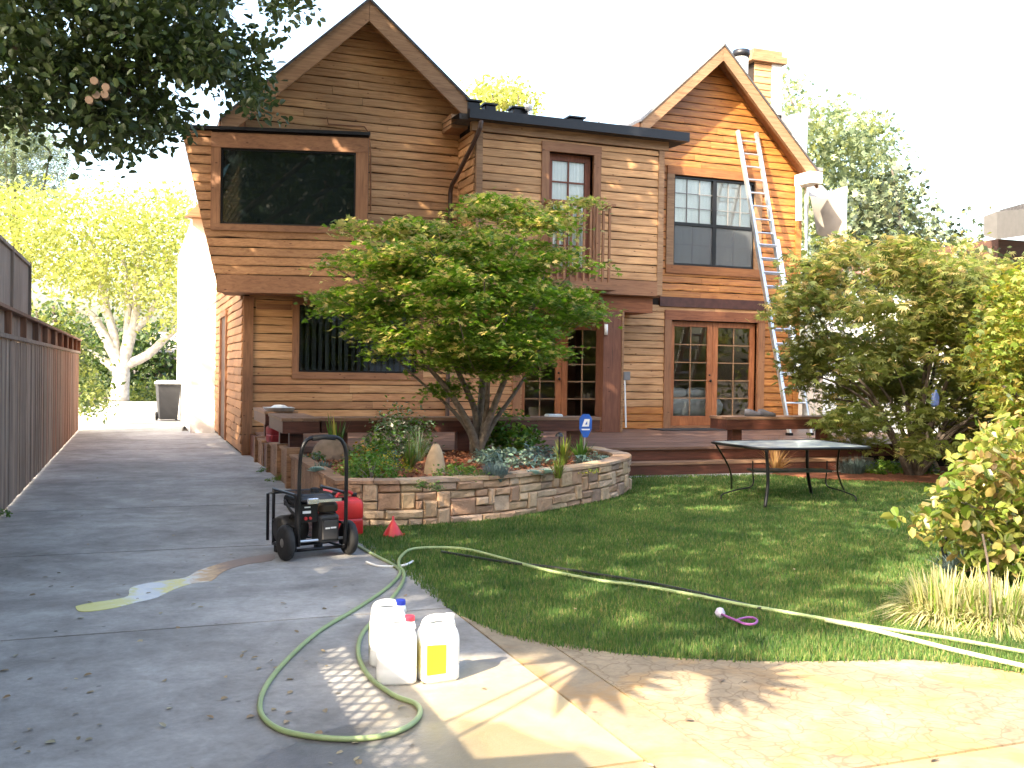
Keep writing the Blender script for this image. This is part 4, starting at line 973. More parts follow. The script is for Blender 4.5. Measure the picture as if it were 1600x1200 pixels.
# plant makers ----------------------------------------------------
def bush(label, c, rx, rz, n, size, mats, kind='rh', cat='plant', name='shrub', stems=True, mi=None, upb=.4, ry=None, group=None, stemmat=None):
    t = thing(name, label, cat, tuple(c), group=group); ry = ry or rx
    nc = max(6, n//22); u = np.random.randn(nc, 3); u /= np.linalg.norm(u, axis=1)[:, None]; u[:, 2] = np.abs(u[:, 2])
    cc = np.array(c)+u*np.array([rx, ry, rz])*(.45+.55*np.random.rand(nc, 1)**.5)
    L = (cc[:, None]+np.random.randn(nc, 22, 3)*[rx*.16, ry*.16, rz*.14]).reshape(-1, 3); L[:, 2] = np.maximum(L[:, 2], c[2]+.01)
    mi_ = np.random.randint(0, len(mats), len(L)) if isinstance(mats, list) and len(mats) > 1 else None
    leaves(L, size, kind, 'foliage', mats, mi_, t, upb)
    if stems:
        m = MB()
        for i in range(min(nc, 16)):
            m.tube([np.array(c)+[random.uniform(-.03, .03), random.uniform(-.03, .03), 0], (np.array(c)+cc[i])/2+[0, 0, .02], cc[i]], [.008, .006, .003], 5)
        m.build('stem', stemmat or bark_m, t)
    return t
def tuft(label, c, n, L, w, mats, spread=.6, cat='plant', name='grass_plant', arch=.5, stiff=False, group=None, r0=.04):
    t = thing(name, label, cat, tuple(c), group=group); V = []; F = []; mi = []
    for i in range(n):
        a = random.uniform(0, 6.283); l = L*random.uniform(.6, 1.1); sp = spread*random.uniform(.15, 1); b0 = np.array(c)+[r0*math.cos(a)*random.random(), r0*math.sin(a)*random.random(), 0]
        d = np.array([math.cos(a), math.sin(a), 0]); sd_ = np.array([-math.sin(a), math.cos(a), 0]); ks = 5; b = len(V)
        for j in range(ks+1):
            q = j/ks; hh = l*(q*(1-sp*.35)-arch*sp*q*q*.9); p = b0+d*l*sp*(q**1.2)+np.array([0, 0, max(hh, .005)]); ww = w*(1-q**2)*.5+.0008
            V += [p-sd_*ww, p+sd_*ww]
        for j in range(ks): F.append((b+2*j, b+2*j+1, b+2*j+3, b+2*j+2)); mi.append(i % (len(mats) if isinstance(mats, list) else 1))
    fast('leaf_blades', V, F, mats, mi, t); return t
gr1 = leafmat('leaf_green', [(.06, .15, .025), (.10, .21, .035), (.15, .27, .05)])
gr2 = leafmat('leaf_lime', [(.14, .24, .03), (.22, .30, .05), (.10, .2, .03)])
gr3 = leafmat('leaf_bluegreen', [(.10, .17, .15), (.16, .25, .23), (.08, .13, .11)], .15)
gr4 = leafmat('leaf_silver', [(.24, .32, .25), (.16, .25, .17), (.34, .40, .32)], .2)
gr5 = leafmat('leaf_olive', [(.10, .11, .03), (.17, .16, .05), (.22, .17, .07)])
yel = leafmat('flower_yellow', [(.55, .42, .04), (.60, .50, .08), (.30, .30, .05)])
orf = leafmat('flower_orange', [(.5, .22, .04), (.4, .3, .05)])
strawm = leafmat('straw', [(.42, .28, .12), (.35, .2, .09), (.25, .14, .07)])
fresc = leafmat('leaf_fescue', [(.16, .22, .23), (.11, .16, .17), (.2, .27, .27)], .15)
yuc = leafmat('leaf_yucca', [(.50, .44, .10), (.10, .16, .05), (.35, .34, .08)], .2)
cream = leafmat('flower_cream', [(.5, .46, .40), (.42, .36, .3)], .2)
def at(px, py, z=.385): return PZ(px, py, z)
bush('tall grey green shrub with cream flower heads behind the tan rock', at(625, 712), 46*.01, .62, 2400, .055, [gr4, gr1, gr1, cream, gr1, gr4], 'rh')
tuft('striped yellow and green upright yucca behind the generator handle', at(524, 716), 26, .62, .055, [yuc, gr1], .35, arch=.1, name='yucca')
tuft('grassy green clump between the tall shrub and the tan rock', at(640, 735), 130, .42, .009, [gr1, gr2, gr5], .6)
bush('low dark green shrub with orange buds near the boulder', at(563, 735), .25, .32, 700, .045, [gr1, gr1, orf])
bush('low lime green plant at the left tip of the planter', at(548, 748), .22, .18, 520, .04, [gr2])
bush('rounded deep green plant beside the yellow flowers', at(580, 752), .28, .26, 900, .045, [gr1])
bush('patch of small yellow flowers in the planter', at(607, 738), .28, .2, 700, .035, [yel, yel, gr2], name='flower_patch')
bush('thin trailing plant spilling over the stone wall', at(672, 764, .40), .17, .07, 300, .03, [gr5, gr1], stems=False)
bush('low green and yellow plant in front of the tan rock', at(722, 752), .32, .17, 800, .04, [gr1, gr2, gr2])
tuft('blue fescue tuft right of the low yellow plant', at(775, 752), 520, .24, .008, [fresc], .7, r0=.13)
bush('silvery plant with upright leaves right of the maple trunk', at(800, 728), .42, .2, 620, .07, [gr4, gr3], 'rh')
bush('bright green leafy bush right of the maple trunk', at(800, 706), .45, .52, 1300, .075, [gr1, gr2, gr1], 'broad')
bush('dusky blue green low shrub behind the silver plant', at(845, 716), .3, .17, 420, .05, [gr3])
tuft('striped strap leaved plant left of the blue sign', at(880, 728), 60, .45, .03, [yuc, gr5, gr2], .55, name='strap_plant')
tuft('deep green spiky plant under the blue sign', at(908, 724), 60, .4, .03, [gr1], .55, name='strap_plant')
bush('blue green succulent mound near the right end of the planter', at(920, 727), .2, .15, 420, .045, [gr4, gr3])
bush('small yellow flower patch along the right rim of the planter', at(905, 738), .22, .05, 220, .03, [yel, gr2], name='flower_patch', stems=False)
bush('second yellow flower patch at the right end of the rim', at(950, 724), .16, .05, 160, .03, [yel, yel], name='flower_patch', stems=False)
tuft('olive grass clump near the wall under the strap plant', at(872, 748), 90, .3, .008, [gr5, gr2], .5)
tuft('small bluish plant at the foot of the boulder', at(505, 736), 120, .14, .02, [gr3], .8, r0=.08)
bush('low green plant left of the boulder by the timber wall', at(490, 722), .16, .12, 240, .04, [gr1, gr3])
bush('small bushy green plant between boulder and tall shrub', at(590, 722), .2, .3, 600, .05, [gr1, gr2])
bush('grey green mounded plant behind the yellow flowers', at(600, 728), .2, .2, 500, .045, [gr3, gr1])
tuft('tall fine olive grass to the right of the tall shrub', at(655, 722), 120, .5, .008, [gr5, gr1, gr4], .6)
bush('low grey leaved plant at the foot of the maple', at(765, 722), .2, .16, 420, .045, [gr3, gr4])
def rosette(label, c, r):
    t = thing('succulent', label, 'succulent', tuple(c)); V = []; F = []
    for i in range(70):
        q = (i/70); a = i*2.399; el = .15+1.3*(1-q); rr = r*(.35+.65*q); d = np.array([math.cos(a)*math.cos(el), math.sin(a)*math.cos(el), math.sin(el)]); s_ = np.array([-math.sin(a), math.cos(a), 0]); b = len(V)
        p = np.array(c)+d*rr; V += [np.array(c)+d*rr*.35, p-s_*r*.2-d*r*.15, p+d*r*.1, p+s_*r*.2-d*r*.15]; F.append((b, b+1, b+2, b+3))
    fast('leaf', V, F, leafmat('succulent_leaf', [(.30, .42, .40), (.24, .36, .33)], .1), None, t)
for px, py, r, lb in ((833, 748, .12, 'left one of two pale blue succulents at the planter rim'), (853, 746, .12, 'right one of two pale blue succulents at the planter rim'), (945, 722, .1, 'pale succulent at the right tip of the planter'), (495, 743, .12, 'grey blue succulent beside the round boulder'), (845, 741, .08, 'small pale succulent tucked behind the blue pair')):
    rosette(lb, at(px, py)+[0, 0, .03], r)
# weeds along drive
for px, py, lb in ((432, 752, 'lime green weed at the foot of the timber post'), (415, 738, 'dark green weeds along the timber edge'), (3, 808, 'small weed at the foot of the board fence')):
    P = PZ(px, py); P[0] = min(P[0], 1.8); bush(lb, P, .13, .09, 160, .03, [gr2 if 'lime' in lb else gr1], stems=False, name='weed')

# security sign
sg = thing('yard_sign', 'blue eight sided security sign with a white emblem on a stake in the planter', 'sign', tuple(at(914, 722)))
c_ = PZ(914, 722, .385); Yc = c_[1]; T_ = PY(914, 647, Yc); Bm = PY(914, 688, Yc); w2 = .055*1.6; h2 = (T_[2]-PY(914, 678, Yc)[2])/2; cz = T_[2]-h2
oc = [(-w2*.5, h2), (w2*.5, h2), (w2, h2*.55), (w2, -h2*.45), (w2*.35, -h2*1.35), (-w2*.35, -h2*1.35), (-w2, -h2*.45), (-w2, h2*.55)]
def plate(o, y0, y1, mat, nm, par):
    n_ = len(o); m = MB(); m.add([(c_[0]+a, y0, cz+b) for a, b in o]+[(c_[0]+a, y1, cz+b) for a, b in o], [tuple(range(n_-1, -1, -1)), tuple(range(n_, 2*n_))]+[(i, (i+1) % n_, n_+(i+1) % n_, n_+i) for i in range(n_)]); return m.build(nm, mat, par)
blue_s = plain('sign_blue', (.02, .10, .42), .4)
pb = plate(oc, Yc-.006, Yc+.006, blue_s, 'plate', sg)
plate([(-w2*.62, -h2*.25), (w2*.5, -h2*.25), (w2*.62, h2*.5), (-w2*.2, h2*.5)], Yc-.010, Yc-.007, white_p, 'emblem', sg)
plate([(-w2*.15, -h2*.05), (w2*.2, -h2*.05), (w2*.2, h2*.3)], Yc-.014, Yc-.011, blue_s, 'emblem_mark', sg)
plate([(-w2*.6, -h2*.62), (w2*.6, -h2*.62), (w2*.7, -h2*.48), (-w2*.7, -h2*.48)], Yc-.010, Yc-.007, white_p, 'stripe', sg)
m = MB(); m.tube([(c_[0], Yc+.02, .38), (c_[0], Yc+.02, cz)], .01); m.build('stake', alu, sg)
# little path light and stake
pl_ = thing('garden_light', 'small black path light in the right part of the planter', 'garden light', tuple(at(873, 745)))
c2 = at(873, 745); m = MB(); m.tube([c2, c2+[0, 0, .45]], .009); m.build('stem', black_metal, pl_)
m = MB(); m.lathe([(.05, .0), (.035, .03), (.01, .045)], 12, tuple(c2+[0, 0, .45])); m.build('hood', black_metal, pl_)

# ================================================================== JAPANESE MAPLE (planter)
def tree(name, label, loc, cat='tree', group=None): return thing(name, label, cat, loc, group=group)
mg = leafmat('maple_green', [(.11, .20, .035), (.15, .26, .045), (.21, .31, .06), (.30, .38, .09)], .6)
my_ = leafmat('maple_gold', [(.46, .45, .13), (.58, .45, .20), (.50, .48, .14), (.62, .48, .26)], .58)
mt = tree('maple_tree', 'green Japanese maple with tan tipped top growing in the stone planter', tuple(PZ(745, 712, .385)))
YM = 12.5
crown = [(530, 345), (512, 318), (532, 328), (570, 355), (605, 358), (640, 342), (690, 350), (705, 325), (740, 312), (790, 308), (830, 325), (865, 318), (895, 305), (905, 335), (903, 390), (905, 430), (945, 465), (948, 490), (915, 505), (880, 500), (880, 560), (850, 585), (810, 600), (785, 590), (770, 615), (735, 620), (690, 612), (665, 570), (620, 545), (580, 530), (555, 508), (538, 485), (522, 462), (538, 430), (535, 405), (565, 388), (550, 365)]
CC = []
while len(CC) < 540:
    x = random.uniform(525, 935); y = random.uniform(305, 620)
    if not inpoly(np.array([x]), np.array([y]), crown)[0]: continue
    rr = min(1, math.hypot((x-725)/225, (y-455)/165)); dep = 1.75*math.sqrt(max(.06, 1-rr**2))
    yy = YM+random.uniform(-1, 1)*dep
    if y > 575 and random.random() < .4: continue
    if y < 440 and random.random() < .12: continue
    # layered pads: quantise heights a little
    CC.append(PY(x, y, yy))
MC_ = np.array(random.sample([tuple(c) for c in CC], 112)); CC = np.array([c+np.array([random.gauss(0, .17), random.gauss(0, .17), random.gauss(0, .055)]) for c in MC_ for _ in range(6)]+[tuple(c) for c in CC[:160] if True])
L = pads(CC, 50, .27, .06); L = L[L[:, 2] > 1.0]
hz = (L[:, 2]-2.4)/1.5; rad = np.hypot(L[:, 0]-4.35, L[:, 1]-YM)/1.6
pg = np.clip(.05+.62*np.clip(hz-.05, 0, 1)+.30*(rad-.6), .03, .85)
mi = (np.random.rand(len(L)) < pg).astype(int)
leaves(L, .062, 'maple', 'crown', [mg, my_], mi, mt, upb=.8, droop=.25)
tb = PZ(745, 714, .36)
limbs = [([(745, 714), (742, 690), (728, 655), (700, 610), (665, 565), (640, 500)], .055), ([(745, 714), (744, 680), (742, 640), (720, 590), (690, 520), (660, 430)], .05), ([(745, 714), (748, 680), (752, 630), (755, 560), (745, 470), (740, 380)], .06),
         ([(746, 714), (752, 690), (770, 640), (790, 590), (820, 520), (850, 430)], .05), ([(746, 714), (756, 690), (775, 655), (800, 620), (840, 560), (900, 480)], .035), ([(742, 714), (735, 680), (715, 650), (690, 625), (650, 590), (590, 530)], .03), ([(748, 700), (760, 640), (765, 580), (790, 500), (800, 380)], .035)]
m = MB()
for i, (px, r) in enumerate(limbs):
    ys = [tb[1]+((i % 3)-1)*.45*(j/(len(px)-1)) for j in range(len(px))]
    pts = smoothp([PY(x, y, ys[j]) for j, (x, y) in enumerate(px)], 3); n_ = len(pts)
    m.tube(pts, [r*(1.25-1.0*(j/(n_-1)))+.004 for j in range(n_)], 8)
m.tube([tb+[0, 0, -.02], tb+[0, 0, .12], PY(744, 688, tb[1])], [.12, .095, .085], 10)
for i in range(46):
    t = CC[random.randrange(len(CC))]; b0 = np.array([4.35+(t[0]-4.35)*.35, YM+(t[1]-YM)*.3, max(1.5, t[2]-.6)]); m.tube(smoothp([b0, (b0+t)/2+[0, 0, -.08], t], 3), .007, 4)
m.build('trunk', plain('maple_bark', (.17, .135, .10), .85, 0, .35, 18, .6), mt, smooth=True)

# ================================================================== MAPLE on the right
mo = leafmat('lace_orange', [(.42, .34, .13), (.48, .35, .17), (.38, .34, .13), (.54, .44, .21)], .58)
mol = leafmat('lace_olive', [(.16, .20, .055), (.21, .24, .07), (.28, .29, .09), (.12, .16, .05)], .58)
rm = tree('maple_tree', 'spreading bronze and olive laceleaf maple to the right of the ladder', (11.5, 13.2, 0))
poly = [(1245, 400), (1262, 375), (1300, 368), (1345, 388), (1375, 372), (1420, 375), (1470, 385), (1500, 392), (1545, 400), (1600, 420), (1700, 420), (1700, 730), (1600, 735), (1540, 690), (1500, 700), (1450, 712), (1400, 700), (1350, 690), (1325, 665), (1300, 645), (1262, 608), (1245, 580), (1255, 562), (1285, 545), (1250, 515), (1200, 490), (1208, 468), (1250, 465), (1268, 440)]
CC = []
while len(CC) < 800:
    x = random.uniform(1180, 1700); y = random.uniform(345, 735)
    if not inpoly(np.array([x]), np.array([y]), poly)[0]: continue
    dep = 1.2 if x > 1300 else .6
    CC.append(PY(x, y, 12.9+random.uniform(-1, 1)*dep - (x-1200)/500*1.2))
MC_ = np.array(random.sample([tuple(c) for c in CC], 125)); CC = np.array([c+np.array([random.gauss(0, .2), random.gauss(0, .2), random.gauss(0, .10)]) for c in MC_ for _ in range(6)]+[tuple(c) for c in CC[:110]]); L = pads(CC, 34, .30, .13)
mi = (np.random.rand(len(L)) < np.clip(.08+.32*(L[:, 2]-1.6)/2.2, .05, .45)).astype(int)
leaves(L, .105, 'lace', 'crown', [mol, mo], mi, rm, upb=.5, droop=.7)
m = MB(); b0 = np.array([11.3, 12.2, 0])
for i in range(26):
    t = CC[random.randrange(len(CC))]; m.tube(smoothp([b0+[random.uniform(-.08, .08), random.uniform(-.08, .08), 0], b0+(t-b0)*.4+[0, 0, .5], t], 4), [.045-.005*j for j in range(9)], 6)
m.build('trunk', bark_dark, rm, smooth=True)
# sunlit tree at the right edge
sm = leafmat('sun_leaf', [(.26, .32, .06), (.20, .28, .05), (.38, .36, .08), (.36, .26, .07)], .5)
st = tree('maple_tree', 'golden green sunlit tree at the right edge of the photo above the shrub', (11.0, 9.5, 0))
poly = [(1535, 470), (1560, 430), (1600, 410), (1720, 400), (1720, 660), (1600, 640), (1550, 625), (1545, 580), (1530, 545), (1545, 510)]
CC = poly_clumps(poly, 260, 9.6, .8); L = pads(CC, 34, .28, .14); leaves(L, .085, 'tri', 'crown', [sm], None, st, upb=.3, droop=.6)
m = MB(); b0 = np.array([11.2, 9.6, 0])
for i in range(12): t = CC[random.randrange(len(CC))]; m.tube(smoothp([b0, b0+(t-b0)*.5+[0, 0, .4], t], 4), [.05-.004*j for j in range(9)], 6)
m.build('trunk', bark_dark, st, smooth=True)
# foreground shrub, big leaves
fl = leafmat('big_leaf', [(.12, .20, .03), (.24, .30, .06), (.40, .40, .11), (.34, .22, .10), (.17, .22, .04)], .45, .3)
fs = tree('shrub', 'broad leaved yellow green shrub in full sun at the right edge of the lawn', (6.6, 5.9, 0), 'shrub')
poly = [(1535, 668), (1548, 650), (1562, 670), (1585, 635), (1620, 640), (1700, 650), (1700, 930), (1600, 930), (1560, 900), (1510, 870), (1480, 840), (1432, 812), (1428, 795), (1470, 775), (1462, 762), (1495, 735), (1515, 725), (1520, 695)]
CC = poly_clumps(poly, 420, 5.9, .5); L = pads(CC, 11, .15, .13); leaves(L, .085, 'broad', 'foliage', [fl], None, fs, upb=.2, droop=.5)
m = MB(); b0 = np.array([6.55, 5.9, 0])
for i in range(26): t = CC[random.randrange(len(CC))]; m.tube(smoothp([b0+[random.uniform(-.1, .1), random.uniform(-.1, .1), 0], b0+(t-b0)*.5+[0, 0, .12], t], 3), [.016, .014, .012, .01, .008, .006, .004], 6)
m.build('stem', bark_m, fs)
m = MB(); a_ = PZ(1548, 990); m.tube(smoothp([a_, a_+[0, .02, .35], a_+[-.03, .05, .6]], 3), .007); m.build('stem', bark_dark, fs)
# mounds of pale grass
gm = leafmat('pale_grass', [(.52, .46, .24), (.42, .38, .16), (.6, .55, .36)], .35)
for i, (px, py, lb) in enumerate(((1508, 975, 'left pale ornamental grass mound under the sunlit shrub'), (1592, 985, 'right pale ornamental grass mound cut by the photo edge'))):
    tuft(lb, PZ(px, py)+np.array([0, .15, 0]), 2400, .40, .010, [gm, gm, gm, gr2], 1.0, arch=1.15, r0=.26)
tuft('grey blue tuft at the lawn edge behind the shrub', PZ(1492, 905), 200, .3, .01, [fresc], .8)
m = MB(); P = PZ(1476, 892); m.tube(smoothp([P, P+[.0, 0, .12], P+[-.02, 0, .2], P+[.05, 0, .32]], 3), [.02]*10, 8); tag(m.build('hose_stake', black_metal), 'curved black metal stake at the lawn edge by the shrub', 'stake')

# right beds behind the lawn
m = MB(); m.prism([(9.2, 12.95), (9.5, 12.2), (11.0, 11.2), (11.4, 9.0), (9.0, 6.0), (7.5, 4.6), (9, 3), (20, 8), (20, 17.9), (14.3, 17.9), (14.3, 13.3), (11.5, 13.3), (11.5, 12.8)], -.04, .03); tag(m.build('garden_bed', mulch_m), kind='structure')
P = PZ(1215, 742); P[1] += .05; tuft('dry straw coloured grass clump at the deck steps behind the table', P, 70, .75, .018, [strawm], .75, arch=.6)
for px, py, lb, mt_, L_ in ((1330, 742, 'blue grey fescue clump at the lawn edge right of the table', fresc, .33), (1350, 738, 'second blue grey fescue clump beside the maple', fresc, .3)):
    tuft(lb, PZ(px, py), 420, L_, .009, [mt_], .8, r0=.2)
bush('low dark green plant at the right of the lawn edge', PZ(1385, 742), .3, .2, 500, .06, [gr1, gr2], 'broad')
bush('second low green plant further right along the lawn edge', PZ(1430, 742), .35, .25, 500, .06, [gr1, gr3], 'broad')
P = PZ(1452, 738); boulder('boulder', 'small pale rock at the right rear corner of the lawn', P, .2, .15, .28, (.40, .33, .28), 9, .4)
m = MB(); P = PY(1462, 612, 12.3)
cart = thing('plant_feeder', 'small shiny blue bottle hanging in the right maple', 'bottle', (P[0], 11.0, 1.3))
def rr0(P, a, b, z): return [(P[0]+a*math.cos(t), P[1]+b*math.sin(t), P[2]+z) for t in np.linspace(0, 6.283, 12, endpoint=False)]
P = PY(1461, 622, 11.0); m.loft([rr0(P, .05, .04, -.12), rr0(P, .07, .05, -.08), rr0(P, .065, .05, .03), rr0(P, .03, .03, .09), rr0(P, .02, .02, .12)]); m.build('bottle', plain('blue_plastic', (.10, .16, .42), .15), cart, smooth=True)

# ================================================================== FAR TREES
syc = leafmat('sycamore_leaf', [(.34, .36, .10), (.46, .46, .15), (.26, .32, .07), (.50, .46, .18)], .5)
sy = tree('sycamore_tree', 'big yellow green tree with pale forked trunk beyond the end of the driveway', tuple(PZ(185, 626)))
poly = [(-60, 290), (20, 300), (60, 292), (120, 318), (170, 298), (215, 322), (240, 310), (275, 296), (300, 330), (318, 350), (318, 470), (300, 530), (285, 520), (262, 490), (235, 470), (190, 470), (150, 462), (125, 440), (60, 425), (0, 440), (-60, 440)]
CC = poly_clumps(poly, 330, 46, 3.0); L = pads(CC, 52, 1.3, .8); leaves(L, .21, 'rh', 'crown', [syc], None, sy, upb=.1)
m = MB()
for px, r in (([(185, 626), (188, 600), (190, 575), (175, 545), (158, 515), (140, 490), (105, 480)], .38), ([(188, 626), (190, 585), (195, 555), (205, 520), (213, 480), (215, 420), (235, 360)], .34), ([(185, 590), (180, 560), (178, 520), (160, 460), (150, 400), (120, 350)], .22), ([(195, 570), (230, 555), (262, 525), (280, 510), (300, 480)], .22), ([(185, 580), (165, 565), (140, 550), (128, 545)], .2), ([(205, 520), (235, 490), (250, 450), (262, 400)], .16), ([(178, 530), (165, 470), (165, 420), (175, 370)], .16), ([(197, 545), (200, 480), (195, 420), (180, 350)], .17)):
    pts = smoothp(polyline(px, 46), 3); n_ = len(pts); m.tube(pts, [r*(1.1-.85*j/(n_-1)) for j in range(n_)], 8)
m.build('trunk', bark_pale, sy, smooth=True)
hd = leafmat('hedge_dark', [(.03, .06, .015), (.05, .09, .02), (.08, .12, .03)], .25)
hl = leafmat('hedge_light', [(.16, .20, .05), (.24, .26, .08), (.10, .15, .04)], .4)
def far(label, poly, Y, dep, n, per, pr_, size, mats, kind='rh', name='tree', cat='tree', trunk=True, rz=.8, mi=None):
    xs = [p[0] for p in poly]; b = PY(sum(xs)/len(xs), 600, Y); b[2] = 0
    t = thing(name, label, cat, tuple(b)); CC = poly_clumps(poly, n, Y, dep); L = pads(CC, per, pr_, pr_*rz); L[:, 2] = np.maximum(L[:, 2], .02)
    mi_ = np.random.randint(0, len(mats), len(L)) if len(mats) > 1 else None
    leaves(L, size, kind, 'crown', mats, mi_, t, upb=.1)
    if trunk:
        m = MB(); top = CC[CC[:, 2].argmax()]; m.tube(smoothp([b, b+[0, 0, top[2]*.4], (b+top)/2+[0, 0, top[2]*.2], top], 3), [.22*Y/35*(1-.09*j) for j in range(10)], 8)
        for i in range(8):
            q = CC[random.randrange(len(CC))]; m.tube([b+[0, 0, q[2]*.45], (b+q)/2+[0, 0, q[2]*.1], q], [.08*Y/35, .05*Y/35, .02*Y/35], 5)
        m.build('trunk', bark_dark, t, smooth=True)
    return t
far('dark green hedge behind the sycamore trunk', [(110, 500), (150, 520), (200, 500), (262, 520), (262, 632), (125, 632), (120, 560)], 56, 1.5, 160, 30, 1.6, .35, [hd], name='hedge', cat='hedge', trunk=False)
far('pale leafy shrub leaning over the far end of the fence', [(50, 480), (75, 470), (110, 500), (135, 520), (135, 632), (122, 640), (100, 560), (60, 520)], 27, 1.0, 90, 30, .6, .14, [hl, hd], name='shrub', cat='shrub')
far('low green bush at the far end of the fence', [(122, 585), (150, 580), (158, 625), (155, 632), (124, 640)], 29, .6, 40, 26, .4, .12, [hl, hd], name='shrub', cat='shrub', trunk=False)
far('low bushes beneath the sycamore on the right', [(200, 600), (240, 595), (262, 610), (262, 630), (200, 630)], 48, .8, 40, 26, .7, .2, [hd, hl], name='shrub', cat='shrub', trunk=False)
con = leafmat('conifer', [(.14, .19, .10), (.20, .25, .14), (.10, .13, .09)], .3)
far('tall hazy evergreen far behind the fence at the left edge', [(-40, 170), (0, 150), (20, 140), (50, 190), (75, 215), (88, 285), (70, 300), (-40, 310)], 75, 3, 170, 26, 2.0, .5, [con], 'needle', rz=.5)
pale = leafmat('pale_foliage', [(.22, .28, .16), (.30, .34, .20), (.15, .20, .12), (.34, .36, .12)], .4)
far('tall pale tree behind the right corner of the house', [(1222, 150), (1232, 120), (1245, 180), (1262, 215), (1285, 170), (1298, 145), (1315, 185), (1345, 205), (1352, 175), (1375, 190), (1398, 210), (1395, 260), (1408, 300), (1410, 420), (1240, 420), (1235, 300)], 34, 2.5, 330, 24, 1.0, .26, [pale], 'tri')
mid_ev = leafmat('evergreen_mid', [(.03, .045, .03), (.05, .07, .035), (.09, .10, .05)], .2)
far('dark bushy evergreen behind the right maple', [(1320, 330), (1370, 290), (1395, 260), (1425, 290), (1440, 330), (1480, 345), (1510, 360), (1530, 400), (1530, 450), (1310, 450)], 25, 1.8, 200, 26, .8, .2, [mid_ev, mid_ev, pale], 'tri')
far('yellow green tree top showing above the middle roof', [(740, 140), (760, 138), (790, 140), (798, 128), (815, 135), (828, 150), (832, 165), (745, 165)], 60, 2, 60, 26, 1.3, .35, [syc])
far('leafy tree standing in front of the neighbour tile roof', [(1480, 390), (1520, 385), (1545, 410), (1560, 470), (1480, 470)], 19, 1, 70, 26, .5, .14, [hl, mo])
far('sunny shrubbery behind the right maple and garden', [(1290, 420), (1530, 400), (1600, 450), (1700, 450), (1700, 640), (1290, 640)], 16.8, .9, 260, 26, .6, .16, [mid_ev, hl, mol], name='hedge', cat='hedge', trunk=False)
# neighbour house on the right
nb = thing('neighbour_house', 'neighbouring house with grey eave box at the right edge of the photo', 'house', (22, 20, 0))
a_ = PY(1537, 338, 20); b_ = PY(1537, 368, 20)
m = MB(); m.add([a_, b_, PY(1558, 374, 19.6), PY(1720, 352, 16), PY(1720, 318, 16), PY(1558, 330, 19.6)], [(0, 1, 2, 5), (5, 2, 3, 4)]); q_ = [PY(1537, 338, 20), PY(1558, 330, 19.6), PY(1720, 318, 16)]
m.add([q_[0], q_[1], q_[2], q_[2]+[4, 3, .3], q_[0]+[5, 4, .3]], [(0, 1, 2, 3, 4)]); m.build('eave', plain('eave_grey', (.085, .082, .08), .7, 0, .1), nb)
m = MB(); m.add([PY(1562, 328, 20), PY(1598, 318, 20), PY(1720, 285, 20), PY(1720, 315, 20), PY(1565, 336, 20)], [(0, 1, 2, 3, 4)]); m.build('roof', roof_m, nb)
m = MB(); p0 = PY(1560, 372, 20.3); m.box(p0[0], p0[0]+6, 20.3, 24, 3.1, p0[2]-.02); m.build('soffit_wall', wood('neighbour_wood', (.12, .06, .04), (.09, .045, .03), (.05, .025, .02)), nb)
p0 = PY(1440, 440, 21); m = MB(); m.box(p0[0], p0[0]+7, 21, 25, 0, p0[2]-.4); m.build('wall', white_p, nb)
p1 = PY(1440, 436, 20.7); tile_m = plain('clay_tile', (.42, .22, .15), .8, 0, .25, 8, .4); m = MB()
for i in range(34):
    x = p1[0]+i*.2; zz = p1[2]+.0
    m.tube([(x, 20.6, zz-.35), (x, 24, zz+.6)], .1, 8)
o = m.build('roof_tile', tile_m, nb, smooth=True); o['kind'] = 'stuff'
# house across the street
hs = thing('bungalow', 'low tan house across the street behind the bins', 'house', tuple(PZ(290, 620)*[1, 1, 0]))
a_ = PY(240, 605, 58); b_ = PY(420, 605, 58); zt_ = PY(285, 562, 58)[2]
m = MB(); m.box(a_[0], b_[0], 58, 64, 0, zt_); m.build('wall', plain('tan_wall', (.42, .33, .25), .9), hs)
m = MB(); m.box(a_[0]-.6, b_[0]+.6, 57.2, 65, zt_+.003, zt_+.35); m.add([(a_[0]-.6, 57.2, zt_+.36), (b_[0]+.6, 57.2, zt_+.36), (b_[0], 61, zt_+1.6), (a_[0], 61, zt_+1.6)], [(0, 1, 2, 3)]); m.build('roof', plain('pale_roof', (.35, .30, .26), .9), hs)
m = MB(); m.box(a_[0]+.8, a_[0]+2.1, 57.9, 57.98, 0, 2.1); m.build('door', plain('dark_entry', (.03, .03, .03), .6), hs)
m = MB(); m.box(a_[0]+2.8, a_[0]+3.1, 57.3, 57.6, 0, zt_); m.build('post', plain('tan_post', (.42, .3, .2), .9), hs)

# bins
def bin_(px, py, mat, lidm, label, s=1.):
    P = PZ(px, py); t = thing('wheelie_bin', label, 'bin', tuple(P), .1)
    m = MB(); m.loft([[(sx*w_/2, sy*d_/2, z) for sx, sy in ((-1, -1), (1, -1), (1, 1), (-1, 1))] for w_, d_, z in ((.48, .5, .04), (.6, .68, .98), (.64, .74, 1.0), (.64, .74, 1.04))]); m.build('body', mat, t, world=False, bevel=.02)
    m = MB(); m.loft([[(sx*w_/2, sy*d_/2-.02, z) for sx, sy in ((-1, -1), (1, -1), (1, 1), (-1, 1))] for w_, d_, z in ((.68, .8, 1.045), (.66, .78, 1.09), (.5, .6, 1.14))]); m.build('lid', lidm, t, world=False, bevel=.02)
    for x in (-.27, .27): m = MB(); m.lathe([(.03, -.03), (.12, -.03), (.12, .03), (.03, .03)], 16, (x, .28, .12), 'x'); m.build('wheel', rubber, t, world=False)
    m = MB(); m.tube([(-.25, .40, 1.0), (.25, .40, 1.0)], .018); m.build('handle', mat, t, world=False)
    t.scale = (s, s, s); return t
